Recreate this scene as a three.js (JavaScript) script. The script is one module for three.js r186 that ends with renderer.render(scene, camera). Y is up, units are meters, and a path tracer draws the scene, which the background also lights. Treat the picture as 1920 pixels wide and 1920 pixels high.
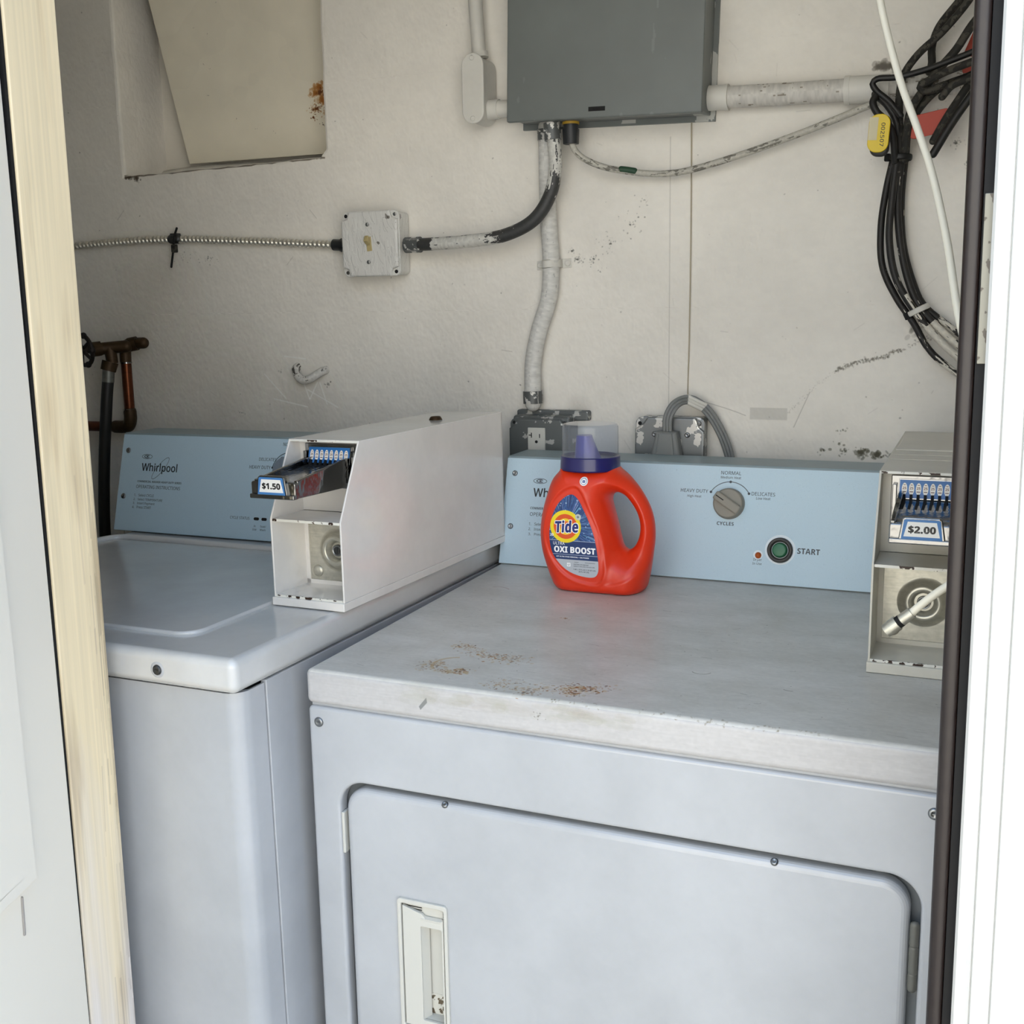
import * as THREE from 'three';
import { RoundedBoxGeometry } from 'three/addons/geometries/RoundedBoxGeometry.js';
import { mergeGeometries } from 'three/addons/utils/BufferGeometryUtils.js';
import { MarchingCubes } from 'three/addons/objects/MarchingCubes.js';
import { Brush, Evaluator, SUBTRACTION } from 'three-bvh-csg';

// ------------------------------------------------------------------ camera, sky, exposure
const H = 0.93;                                   // height of the dryer's top above the floor
const scene = new THREE.Scene();
const camera = new THREE.PerspectiveCamera(48.9, 1, 0.02, 60);
camera.position.set(0.7464, 0.4338 + H, 1.1078);
camera.rotation.set(-0.1844, 0.4012, -0.0167, 'YXZ');
scene.add(camera);
scene.background = new THREE.Color(0.50, 0.76, 1.18);   // even overcast sky
scene.backgroundIntensity = 1.0;
const sun = new THREE.DirectionalLight(0xfffaf2, 7.2);  // high sun behind the building: lights the yard, never the closet
sun.position.set(3, 5.5, -6); sun.target.position.set(0, 0, 2); sun.castShadow = true;
Object.assign(sun.shadow.camera, { left: -8, right: 8, top: 8, bottom: -8, near: 1, far: 30 });
scene.add(sun, sun.target);
const renderer = new THREE.WebGLRenderer({ antialias: true });
renderer.toneMapping = THREE.LinearToneMapping;
renderer.toneMappingExposure = 1.68;
renderer.shadowMap.enabled = true;

// ------------------------------------------------------------------ helpers
let seed = 7;
const rnd = () => { seed = (seed * 1664525 + 1013904223) >>> 0; return seed / 4294967296; };
const rr = (a, b) => a + (b - a) * rnd();
const V = (p) => new THREE.Vector3(...p);
function boxUV(g) {                                // uv in metres, by the face's main direction
  const p = g.attributes.position, n = g.attributes.normal, uv = new Float32Array(p.count * 2);
  for (let i = 0; i < p.count; i++) {
    const ax = Math.abs(n.getX(i)), ay = Math.abs(n.getY(i)), az = Math.abs(n.getZ(i));
    const x = p.getX(i), y = p.getY(i), z = p.getZ(i);
    const [u, v] = ay > ax && ay > az ? [x, -z] : ax > az ? [z, y] : [x, y];
    uv[2 * i] = u; uv[2 * i + 1] = v;
  }
  g.setAttribute('uv', new THREE.BufferAttribute(uv, 2));
  return g;
}
function clean(g) {
  let q = g.index ? g.toNonIndexed() : g.clone();
  for (const k of Object.keys(q.attributes)) if (!['position', 'normal', 'uv'].includes(k)) q.deleteAttribute(k);
  q.clearGroups();
  return q;
}
const used = {};
function numbered(name) { const k = used[name] = (used[name] ?? -1) + 1; return k ? name + '_' + String(k).padStart(3, '0') : name; }
function part(name, gs, mat, parent, keepUV = false) {
  const arr = [].concat(gs).map(clean);
  const g = arr.length > 1 ? mergeGeometries(arr) : arr[0];
  if (!keepUV) boxUV(g);
  const m = new THREE.Mesh(g, mat);
  m.name = parent === scene ? numbered(name) : name; m.castShadow = m.receiveShadow = true;
  parent.add(m);
  return m;
}
function thing(name, label, category, [x, y, z], group) {
  const o = new THREE.Group(); o.name = numbered(name); scene.add(o);
  o.position.set(x, y + H, z); o.userData = { label, category };
  if (group) o.userData.group = group;
  return o;
}
function struct(name, gs, mat, pos, keepUV) {
  const m = part(name, gs, mat, scene, keepUV); m.userData.kind = 'structure';
  if (pos) m.position.set(pos[0], pos[1] + H, pos[2]);
  return m;
}
const at = (g, x, y, z) => g.translate(x, y, z);
const box = (x0, x1, y0, y1, z0, z1, r = 0, s = 3) => at(r ? new RoundedBoxGeometry(x1 - x0, y1 - y0, z1 - z0, s, r) : new THREE.BoxGeometry(x1 - x0, y1 - y0, z1 - z0), (x0 + x1) / 2, (y0 + y1) / 2, (z0 + z1) / 2);
function cyl(a, b, r0, r1 = r0, seg = 24) {        // cylinder or cone from point a to point b
  const A = V(a), B = V(b), d = B.clone().sub(A), g = new THREE.CylinderGeometry(r1, r0, d.length(), seg);
  g.applyQuaternion(new THREE.Quaternion().setFromUnitVectors(new THREE.Vector3(0, 1, 0), d.clone().normalize()));
  const c = A.add(B).multiplyScalar(0.5); return at(g, c.x, c.y, c.z);
}
const latheZ = (pts, seg = 40) => new THREE.LatheGeometry(pts.map(([r, h]) => new THREE.Vector2(r, h)), seg).rotateX(Math.PI / 2);   // axis along +z
const latheY = (pts, seg = 48) => new THREE.LatheGeometry(pts.map(([r, h]) => new THREE.Vector2(r, h)), seg);
function tube(pts, r, n = 80, seg = 14, caps = true, tension = 0.5) {
  const c = new THREE.CatmullRomCurve3(pts.map(V), false, 'centripetal', tension);
  const g = new THREE.TubeGeometry(c, n, r, seg); if (!caps) return [g];
  return [g, at(new THREE.SphereGeometry(r, seg, 8), ...pts[0]), at(new THREE.SphereGeometry(r, seg, 8), ...pts.at(-1))];
}
const poly = (pts) => new THREE.Shape(pts.map(([x, y]) => new THREE.Vector2(x, y)));
function rrect(x0, x1, y0, y1, r, S = THREE.Shape) {
  const s = new S(); s.moveTo(x0 + r, y0); s.lineTo(x1 - r, y0); s.absarc(x1 - r, y0 + r, r, -Math.PI / 2, 0); s.lineTo(x1, y1 - r); s.absarc(x1 - r, y1 - r, r, 0, Math.PI / 2);
  s.lineTo(x0 + r, y1); s.absarc(x0 + r, y1 - r, r, Math.PI / 2, Math.PI); s.lineTo(x0, y0 + r); s.absarc(x0 + r, y0 + r, r, Math.PI, Math.PI * 1.5); return s;
}
// extruded shape whose front face lies at z1 and back face at z0, edges bevelled inwards
function ext(shape, z0, z1, b = 0, bs = 3, curve = 16) {
  const g = new THREE.ExtrudeGeometry(shape, { depth: Math.max(1e-5, z1 - z0 - 2 * b), bevelEnabled: b > 0, bevelSize: b, bevelThickness: b, bevelOffset: -b, bevelSegments: bs, curveSegments: curve });
  return at(g, 0, 0, z0 + b);
}
const profileX = (pts, x0, x1, b = 0) => ext(poly(pts.map(([z, y]) => [-z, y])), x0, x1, b).applyMatrix4(new THREE.Matrix4().set(0, 0, 1, 0, 0, 1, 0, 0, -1, 0, 0, 0, 0, 0, 0, 1));  // (z, y) profile run along x

// ------------------------------------------------------------------ textures
function hash(i, j, s) { let h = (i * 374761393 + j * 668265263 + s * 1442695041) | 0; h = Math.imul(h ^ (h >>> 13), 1274126177); return ((h ^ (h >>> 16)) >>> 0) / 4294967296; }
function vnoise(x, y, per, s) {
  const i = Math.floor(x), j = Math.floor(y), f = x - i, g = y - j, a = f * f * (3 - 2 * f), b = g * g * (3 - 2 * g), m = (k) => ((k % per) + per) % per;
  const h = (p, q) => hash(m(p), m(q), s);
  return (h(i, j) * (1 - a) + h(i + 1, j) * a) * (1 - b) + (h(i, j + 1) * (1 - a) + h(i + 1, j + 1) * a) * b;
}
function fbm(x, y, per, s, oct = 4) { let v = 0, a = 0.5, t = 0; for (let k = 0; k < oct; k++) { v += a * vnoise(x, y, per, s + k); t += a; a *= 0.55; x *= 2; y *= 2; per *= 2; } return v / t; }
function dataTex(n, fn, size, srgb) {               // square tile of fn(u, v) -> grey or rgb in 0..255; size = metres per tile
  const d = new Uint8Array(n * n * 4);
  for (let j = 0; j < n; j++) for (let i = 0; i < n; i++) {
    const c = fn(i / n, j / n), k = (j * n + i) * 4;
    if (typeof c === 'number') d[k] = d[k + 1] = d[k + 2] = c; else [d[k], d[k + 1], d[k + 2]] = c;
    d[k + 3] = 255;
  }
  const t = new THREE.DataTexture(d, n, n); t.wrapS = t.wrapT = THREE.RepeatWrapping; t.magFilter = THREE.LinearFilter; t.repeat.set(1 / size, 1 / size);
  if (srgb) t.colorSpace = THREE.SRGBColorSpace; t.needsUpdate = true; return t;
}
function canvas(w, h, draw) { const c = document.createElement('canvas'); c.width = w; c.height = h; const g = c.getContext('2d'); draw(g, w, h); const t = new THREE.CanvasTexture(c); t.colorSpace = THREE.SRGBColorSpace; t.anisotropy = 8; return t; }
function fit(g, s, cx, cy, w, style = '', family = 'sans-serif', align = 'center') {   // text scaled to a given width
  g.font = `${style} 40px ${family}`; const k = (40 * w) / g.measureText(s).width;
  g.font = `${style} ${k}px ${family}`; g.textAlign = align; g.textBaseline = 'middle'; g.fillText(s, cx, cy);
}
const rgba = (c, a) => `rgba(${c[0] | 0},${c[1] | 0},${c[2] | 0},${a})`;
function speck(g, x, y, s, col, n, spread, a = 0.8) {   // a cluster of small irregular specks
  for (let i = 0; i < n; i++) {
    const t = rr(0, 6.28), d = Math.abs(rr(-1, 1) * rr(0, 1)) * spread, w = s * rr(0.3, 1.2);
    g.fillStyle = rgba(col, a * rr(0.4, 1)); g.beginPath(); g.ellipse(x + Math.cos(t) * d, y + Math.sin(t) * d * 0.7, w, w * rr(0.3, 0.9), rr(0, 3), 0, 7); g.fill();
  }
}
function chips(len, dia, base, chip, cover) {       // painted tube: u runs along, v around; cover(u, v) = share of paint lost
  return canvas(1024, 64, (g, w, h) => {
    const im = g.createImageData(w, h), s = (rnd() * 1e4) | 0;
    for (let j = 0; j < h; j++) for (let i = 0; i < w; i++) {
      const u = i / w, v = j / h, n = fbm(u * len * 90, v * dia * 280, 4096, s, 4), c = n < cover(u, v) ? chip : base, m = 0.9 + 0.16 * fbm(u * len * 300, v * 9, 4096, s + 9, 2), k = (j * w + i) * 4;
      for (let q = 0; q < 3; q++) im.data[k + q] = Math.min(255, c[q] * m); im.data[k + 3] = 255;
    }
    g.putImageData(im, 0, 0);
  });
}
const phys = (o) => new THREE.MeshPhysicalMaterial(o);
const std = (o) => new THREE.MeshStandardMaterial(o);
const plasterBump = dataTex(512, (u, v) => { const a = fbm(u * 10, v * 10, 10, 3, 5), b = fbm(u * 60, v * 44, 60, 41, 2); return 255 * (0.62 * a + 0.38 * b); }, 0.42);
const grime = dataTex(512, (u, v) => { const a = fbm(u * 6, v * 6, 6, 11, 5), b = fbm(u * 90, v * 90, 90, 5, 2); const k = 232 + 26 * (a - 0.5) + 3 * (b - 0.5); return [k, k * 0.995, k * 0.98]; }, 0.6, true);
const rough = dataTex(256, (u, v) => { const a = fbm(u * 8, v * 8, 8, 21, 4); return [0, 90 + 110 * a, 0]; }, 0.3);
const brushed = dataTex(256, (u, v) => { const k = 196 + 26 * (fbm(u * 5, v * 40, 40, 33, 3) - 0.5) + 30 * (fbm(u * 12, v * 12, 12, 8, 3) - 0.5); return [k, k, k * 0.97]; }, 0.08, true);

// ------------------------------------------------------------------ materials
const X0 = -1.15, X1 = 0.95, Y0 = 0.05, Y1 = 1.1;   // painted part of the back wall, metres relative to the dryer top
const wallMap = canvas(2048, 1024, (g, w, h) => {
  const S = w / (X1 - X0), px = (x) => (x - X0) * S, py = (y) => h - (y - Y0) * (h / (Y1 - Y0));
  const im = g.createImageData(w, h);
  for (let j = 0; j < h; j++) for (let i = 0; i < w; i++) {
    const a = fbm(i / 170, j / 170, 64, 61, 4), b = fbm(i / 14, j / 9, 512, 71, 3);
    const k = 1 + 0.10 * (a - 0.5) + 0.025 * (b - 0.5), q = (j * w + i) * 4;
    im.data[q] = 236 * k; im.data[q + 1] = 231 * k; im.data[q + 2] = 221 * k; im.data[q + 3] = 255;
  }
  g.putImageData(im, 0, 0);
  const dark = [74, 68, 60];
  for (let i = 0; i < 260; i++) speck(g, rr(0, w), rr(0, h), rr(0.6, 2), dark, 1, 1, 0.55);
  for (let i = 0; i < 60; i++) { g.strokeStyle = rgba(dark, rr(0.05, 0.2)); g.lineWidth = rr(0.6, 1.4); g.beginPath(); const x = rr(0, w), y = rr(0, h); g.moveTo(x, y); g.lineTo(x + rr(-26, 26), y + rr(-12, 22)); g.stroke(); }
  const smear = (x, y, r, a, c = [96, 92, 84]) => { const q = g.createRadialGradient(px(x), py(y), 0, px(x), py(y), r * S); q.addColorStop(0, rgba(c, a)); q.addColorStop(1, rgba(c, 0)); g.fillStyle = q; g.fillRect(px(x) - r * S, py(y) - r * S, 2 * r * S, 2 * r * S); };
  // crack and crumbled paint at right
  const crack = [[0.44, 0.245], [0.478, 0.283], [0.515, 0.315], [0.545, 0.328], [0.585, 0.336], [0.615, 0.349], [0.655, 0.368], [0.70, 0.378]];
  for (let k = 1; k < crack.length; k++) for (let i = 0; i < 26; i++) { const t = i / 26, x = crack[k - 1][0] * (1 - t) + crack[k][0] * t, y = crack[k - 1][1] * (1 - t) + crack[k][1] * t + rr(-0.003, 0.003); speck(g, px(x), py(y), k > 2 ? 1.7 : 0.9, [104, 98, 86], k > 2 && k < 6 ? 4 : 1, 5, 0.5); if (i % 4 === 0) speck(g, px(x), py(y - 0.006), 2.5, [236, 232, 222], 1, 4, 0.7); }
  speck(g, px(0.635), py(0.382), 5, [120, 116, 106], 30, 26, 0.3);
  // broken plaster above the dryer's right end
  for (const [x, y, n, s] of [[0.50, 0.188, 16, 3], [0.525, 0.2, 10, 2.5], [0.535, 0.187, 20, 3], [0.56, 0.186, 60, 4.5], [0.585, 0.183, 60, 4.5], [0.61, 0.181, 40, 4], [0.64, 0.179, 30, 3.5], [0.53, 0.222, 12, 2]]) speck(g, px(x), py(y - 0.004), s * 0.8, [84, 80, 62], n, 17, 0.6);
  // ghost of an old patch
  g.fillStyle = 'rgba(190,186,176,.55)'; g.fillRect(px(0.377), py(0.252), 0.062 * S, 0.02 * S);
  // soot above the right conduit, scuffs around fittings
  for (let i = 0; i < 4; i++) speck(g, px(0.562 + i * 0.006), py(0.778 + rr(0, 0.006)), 5, [92, 86, 76], 30, 14, 0.35);
  for (const [x, y, n, sp] of [[0.07, 0.505, 60, 16], [0.06, 0.52, 30, 10], [0.1, 0.505, 40, 40], [0.13, 0.53, 40, 44], [0.17, 0.56, 30, 40], [0.19, 0.6, 14, 30], [0.68, 0.66, 40, 22], [0.7, 0.63, 40, 20], [0.66, 0.7, 26, 30], [-0.72, 0.53, 24, 40], [-0.78, 0.53, 20, 50], [-0.66, 0.22, 12, 24]]) speck(g, px(x), py(y), 1.3, [84, 82, 74], n, sp, 0.6);
  smear(0.07, 0.243, 0.03, 0.2); smear(0.30, 0.235, 0.03, 0.15);
  for (const [x, y, r, a] of [[-0.9, 0.42, 0.2, 0.16], [-0.7, 0.25, 0.2, 0.14], [-1.0, 0.25, 0.2, 0.18], [-0.5, 0.24, 0.1, 0.12], [-0.85, 0.5, 0.12, 0.1]]) smear(x, y, r, a, [120, 108, 90]);
  // scraped lower lip of the niche
  g.strokeStyle = 'rgba(92,82,70,.8)'; g.lineWidth = 3; g.beginPath(); for (let i = 0; i <= 40; i++) { const t = i / 40; g.lineTo(px(-0.915 + 0.48 * t), py(0.699 + 0.0095 * t) + rr(-1.5, 1.5)); } g.stroke();
  speck(g, px(-0.905), py(0.7), 5, [78, 66, 54], 26, 14, 0.8); speck(g, px(-0.885), py(0.696), 4, [78, 66, 54], 20, 14, 0.8); speck(g, px(-0.455), py(0.712), 3, [96, 84, 70], 20, 16, 0.7);
  // paint smears and scratches near the hooked stub
  g.strokeStyle = 'rgba(244,242,236,.8)'; g.lineWidth = 2.4; for (const q of [[-0.51, 0.29, -0.495, 0.25], [-0.495, 0.25, -0.475, 0.285], [-0.47, 0.285, -0.455, 0.24], [-0.6, 0.3, -0.55, 0.25], [-0.55, 0.335, -0.5, 0.33], [-0.5, 0.27, -0.43, 0.235], [-0.58, 0.25, -0.5, 0.235]]) { g.beginPath(); g.moveTo(px(q[0]), py(q[1])); g.lineTo(px(q[2]), py(q[3])); g.stroke(); }
  speck(g, px(-0.452), py(0.28), 1.6, dark, 16, 14, 0.7); speck(g, px(-0.56), py(0.305), 1.5, dark, 6, 14, 0.6);
  // fine vertical paint drip lines beside the string
  g.strokeStyle = 'rgba(150,146,136,.5)'; g.lineWidth = 1; g.beginPath(); g.moveTo(px(0.235), py(0.70)); g.lineTo(px(0.236), py(0.24)); g.stroke();
  g.strokeStyle = 'rgba(120,114,104,.5)'; g.beginPath(); g.moveTo(px(0.29), py(0.262)); g.quadraticCurveTo(px(0.34), py(0.25), px(0.37), py(0.238)); g.moveTo(px(0.45), py(0.22)); g.lineTo(px(0.475), py(0.28)); g.stroke();
});
wallMap.repeat.set(1 / (X1 - X0), 1 / (Y1 - Y0)); wallMap.offset.set(-X0 / (X1 - X0), -Y0 / (Y1 - Y0));
const wallMat = std({ map: wallMap, roughness: 0.62, bumpMap: plasterBump, bumpScale: 0.0022 });
const plaster = std({ color: 0xebe5d9, roughness: 0.65, bumpMap: plasterBump, bumpScale: 0.002 });
const enamelLightened = phys({ color: 0xe4e5e6, map: grime, roughness: 0.26, clearcoat: 0.8, clearcoatRoughness: 0.12 });  // same enamel as the cabinet, lightened to lift the dimly lit tops
const enamel = phys({ color: 0xc6cad1, map: grime, roughness: 0.32, clearcoat: 0.6, clearcoatRoughness: 0.16 });  // cabinet copy of the enamel, darkened against the strong front light
const enamelOld = phys({ color: 0xe6e2d6, map: grime, roughness: 0.42, clearcoat: 0.3, clearcoatRoughness: 0.3 });
const whitePaint = std({ color: 0xebe9e3, map: grime, roughness: 0.5, bumpMap: plasterBump, bumpScale: 0.0005 });
const plastic = std({ color: 0xcbcac2, roughness: 0.4 });
const creamWood = std({ roughness: 0.5, map: canvas(512, 2048, (g, w, h) => {
  const im = g.createImageData(w, h);
  for (let j = 0; j < h; j++) for (let i = 0; i < w; i++) {
    const n = fbm(i / 9, j / 260, 512, 15, 4), k = 1 + 0.09 * (n - 0.5) + 0.06 * (fbm(i / 80, j / 160, 512, 19, 3) - 0.5), q = (j * w + i) * 4, low = Math.max(0, Math.min(1, (j / h - 0.5) * 6 - 1.4 * fbm(i / 70, j / 300, 512, 23, 3)));
    const d = Math.max(0, fbm(i / 60, j / 200, 512, 29, 4) - 0.56) * 1.1;
    im.data[q] = (243 - 8 * low) * k - 90 * d; im.data[q + 1] = (224 + 2 * low) * k - 100 * d; im.data[q + 2] = (186 + 32 * low) * k - 100 * d; im.data[q + 3] = 255;
  }
  g.putImageData(im, 0, 0);
  for (let i = 0; i < 110; i++) { g.strokeStyle = rgba([112, 98, 80], rr(0.04, 0.16)); g.lineWidth = rr(2, 9); const x = w * (0.57 + Math.abs(rr(-1, 1) * rr(0, 1)) * 0.2), y = h * rr(0.38, 0.95); g.beginPath(); g.moveTo(x, y); g.lineTo(x + rr(-8, 8), y + rr(40, 240)); g.stroke(); }
  g.strokeStyle = 'rgba(70,60,48,.7)'; g.lineWidth = 5; g.beginPath(); g.moveTo(w * 0.58, h * 0.845); g.lineTo(w * 0.68, h * 0.835); g.stroke();
}) });
creamWood.map.wrapS = creamWood.map.wrapT = THREE.RepeatWrapping; creamWood.map.repeat.set(6, 0.48); creamWood.map.offset.set(0, 0.45);
const doorPaint = std({ color: 0xfbf3e3, roughness: 0.45, bumpMap: plasterBump, bumpScale: 0.0002 });
const casingPaint = std({ color: 0xcdcdc9, roughness: 0.4 });
const brown = phys({ color: 0x1c110e, roughness: 0.4, clearcoat: 0.15, bumpMap: plasterBump, bumpScale: 0.0006 });
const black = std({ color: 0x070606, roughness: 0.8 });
const rubber = phys({ color: 0x14120f, roughness: 0.5 });
const cableDusty = std({ roughness: 0.8, map: dataTex(256, (u, v) => { const a = fbm(u * 8, v * 8, 8, 91, 4), k = a > 0.52 ? 66 : 34; return [k, k * 0.95, k * 0.82]; }, 0.06, true) });
const chrome = std({ color: 0x868685, metalness: 1, roughness: 0.12, bumpMap: plasterBump, bumpScale: 0.0008 });
const steel = std({ color: 0xf2efe6, metalness: 0.7, roughness: 0.36, map: brushed });
const galv = std({ color: 0x9a9c9a, metalness: 0.75, roughness: 0.45, map: brushed });
const screwSteel = std({ color: 0x8d8f90, metalness: 1, roughness: 0.3 });
const darkSteel = std({ color: 0x4c4d4d, metalness: 0.8, roughness: 0.45 });
const greyPanel = std({ color: 0x7d827f, roughness: 0.42, map: dataTex(256, (u, v) => { const k = 226 + 24 * (fbm(u * 5, v * 5, 5, 51, 4) - 0.5) + (fbm(u * 40, v * 12, 40, 53, 2) > 0.86 ? 20 : 0); return [k, k, k]; }, 0.4, true) });
const greyPainted = std({ roughness: 0.5, map: dataTex(512, (u, v) => { const a = fbm(u * 9, v * 4, 9, 55, 4); return a > 0.62 ? [186, 186, 180] : [116, 120, 118]; }, 0.35, true) });
const couple = std({ roughness: 0.45, metalness: 0.2, map: dataTex(256, (u, v) => (fbm(u * 7, v * 7, 7, 57, 4) > 0.6 ? [206, 204, 198] : [92, 94, 93]), 0.06, true) });
const boxSteel = std({ roughness: 0.38, metalness: 0.7, map: dataTex(256, (u, v) => { const a = fbm(u * 6, v * 6, 6, 59, 4); return a > 0.6 ? [206, 205, 200] : [132, 135, 136]; }, 0.1, true) });
const boxDark = std({ roughness: 0.45, metalness: 0.45, map: dataTex(256, (u, v) => { const a = fbm(u * 7, v * 7, 7, 60, 4); return a > 0.63 ? [190, 190, 186] : [104, 108, 108]; }, 0.09, true) });
const brass = std({ color: 0x58422a, metalness: 0.6, roughness: 0.5, map: brushed });
const copper = std({ color: 0x7c452a, metalness: 0.8, roughness: 0.33, map: brushed });
const iron = std({ color: 0x231b17, metalness: 0.4, roughness: 0.55 });
const blueGrey = std({ color: 0x9db0b8, roughness: 0.42, map: grime });
const concrete = std({ color: 0xb3ada2, roughness: 0.9, bumpMap: plasterBump, bumpScale: 0.002 });

// ------------------------------------------------------------------ the setting
{
  const s = poly([[-1.32, -H], [0.97, -H], [0.97, 1.5], [-1.32, 1.5]]), hole = new THREE.Path();
  const edge = [];
  const seg = (a, b, n, w) => { for (let i = 0; i < n; i++) { const t = i / n; edge.push([a[0] + (b[0] - a[0]) * t + rr(-w, w), a[1] + (b[1] - a[1]) * t + rr(-w, w)]); } };
  seg([-0.9175, 1.38], [-0.9165, 0.7015], 22, 0.0012); seg([-0.9165, 0.7015], [-0.446, 0.7095], 22, 0.0011); seg([-0.446, 0.7095], [-0.4345, 0.724], 3, 0.0005); seg([-0.4345, 0.724], [-0.431, 1.38], 18, 0.0012);
  hole.setFromPoints(edge.map((p) => new THREE.Vector2(...p))); s.holes.push(hole);
  struct('wall_back', ext(s, -1.0, -0.8, 0.006, 2), wallMat, [0, 0, 0]);
  const nb = struct('wall_niche', [box(-0.96, -0.40, 0.64, 1.42, -1.0, -0.935), ...tube([[-0.92, 0.71, -0.928], [-0.8, 0.716, -0.925], [-0.6, 0.712, -0.926], [-0.43, 0.716, -0.928]], 0.014, 40, 10)], plaster, [0, 0, 0]);
  nb.userData.label = 'plaster back of the recess in the wall';
}
struct('wall_left', box(-1.42, -1.3, -H, 1.5, -1.0, 0.24), plaster, [0, 0, 0]);
struct('wall_right', box(0.95, 1.07, -H, 1.5, -1.0, 0.24), plaster, [0, 0, 0]);
struct('ceiling', box(-1.42, 1.07, 1.42, 1.54, -1.0, 0.24), plaster, [0, 0, 0]);
struct('floor', box(-1.42, 1.07, -H - 0.1, -H, -1.0, 0.24), concrete, [0, 0, 0]);
struct('wall_front', [box(-1.42, -0.215, -H, 1.5, 0.125, 0.235), box(0.772, 1.07, -H, 1.5, 0.125, 0.195), box(-0.215, 0.772, 1.13, 1.5, 0.125, 0.235)], plaster, [0, 0, 0]);
struct('wall_yard', box(-7, 7, -H - 0.02, 2.6, 4.2, 4.4), plaster, [0, 0, 0]);   // unseen house wall across the yard, added to bounce sunlight inside
struct('ground', box(-9, 9, -H - 0.14, -H - 0.02, 0.24, 12), concrete, [0, 0, 0]);

// left jamb (cream painted board) and the open panel door
{
  const j = struct('trim_1', box(-0.025, 0, -H, 1.13, -0.072, 0, 0.002, 2), creamWood, [-0.19, 0, 0.197]); j.rotation.z = -0.008;
  j.userData.label = 'cream painted wooden door jamb with dirty streaks';
  const w = struct('trim_2', box(-0.024, -0.003, -H, 1.13, 0, 0.004), black, [-0.19, 0, 0.197]); w.rotation.z = -0.008; w.userData.label = 'dark gap seal beside the open door';
  const d = new THREE.Group(); d.name = 'door_1'; d.userData = { kind: 'structure', label: 'white panel door standing open at the left edge' };
  d.position.set(-0.1905, H, 0.2015); d.rotation.set(0, -1.28, 0); scene.add(d);
  part('door_leaf', box(0.001, 0.86, -H + 0.01, 1.11, 0, 0.042, 0.002, 2), doorPaint, d);
  const ring = (x0, x1, y0, y1, k, h) => { const s = rrect(x0, x1, y0, y1, 0.001); s.holes.push(rrect(x0 + k, x1 - k, y0 + k, y1 - k, 0.001, THREE.Path)); return ext(s, 0, h, 0.003, 3, 3).rotateY(Math.PI).translate(x0 + x1, 0, 0); };
  part('moulding', [ring(0.1, 0.76, -0.158, 0.86, 0.018, 0.012), ring(0.122, 0.738, -0.136, 0.838, 0.014, 0.008), ring(0.1, 0.76, -0.86, -0.44, 0.016, 0.008)], doorPaint, d);
  part('paint_drip', tube([[0.113, -0.172, -0.0005], [0.1145, -0.195, -0.0008], [0.1155, -0.212, -0.0008]], 0.0016, 20, 8), std({ color: 0xa09a94, roughness: 0.35 }), d);
}
// right jamb: brown weather strip, black strip painting the shade of the gap, white fluted casing
{
  const g = new THREE.Group(); g.name = 'trim_3'; g.userData = { kind: 'structure', label: 'dark brown door stop and weather strip' }; g.position.set(0.7245, H + 0.27, 0.2); g.rotation.z = 0.0072; scene.add(g);
  part('door_stop', [box(0.0035, 0.05, -1.2, 0.86, -0.07, -0.006)], brown, g);
  part('weather_strip', [at(new THREE.CylinderGeometry(0.0062, 0.0062, 2.06, 20).scale(1, 1, 0.9), 0.0062, -0.17, -0.003)], brown, g);
  part('gap_shade_strip', box(0.0125, 0.03, -1.2, 0.86, -0.006, 0.0), black, g);  // solid black strip painting the shade between weather strip and casing
  const st = part('strike_plate', box(0.0135, 0.0215, 0.113, 0.235, -0.001, 0.0018, 0.0008, 2), std({ roughness: 0.6, map: dataTex(128, (u, v) => { const a = fbm(u * 5, v * 5, 5, 101, 4); return a > 0.62 ? [96, 88, 78] : [146, 142, 128]; }, 0.05, true) }), g);
  st.userData.label = 'pale patch around the strike';
  const c = new THREE.Group(); c.name = 'trim_4'; c.userData = { kind: 'structure', label: 'white fluted door casing' }; c.position.set(0.7438, H + 0.27, 0.2); c.rotation.z = 0.0072; scene.add(c);
  part('casing', ext(poly([[0, -0.03], [0, 0.006], [0.002, 0.0085], [0.006, 0.009], [0.009, 0.0075], [0.0125, 0.009], [0.0133, 0.0075], [0.0142, 0.0095], [0.0275, 0.0105], [0.0283, 0.009], [0.0292, 0.011], [0.06, 0.0115], [0.064, 0.006], [0.11, 0.006], [0.11, -0.03]].map(([x, z]) => [x, -z])), -1.2, 0.86).rotateX(-Math.PI / 2), casingPaint, c);
}

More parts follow.
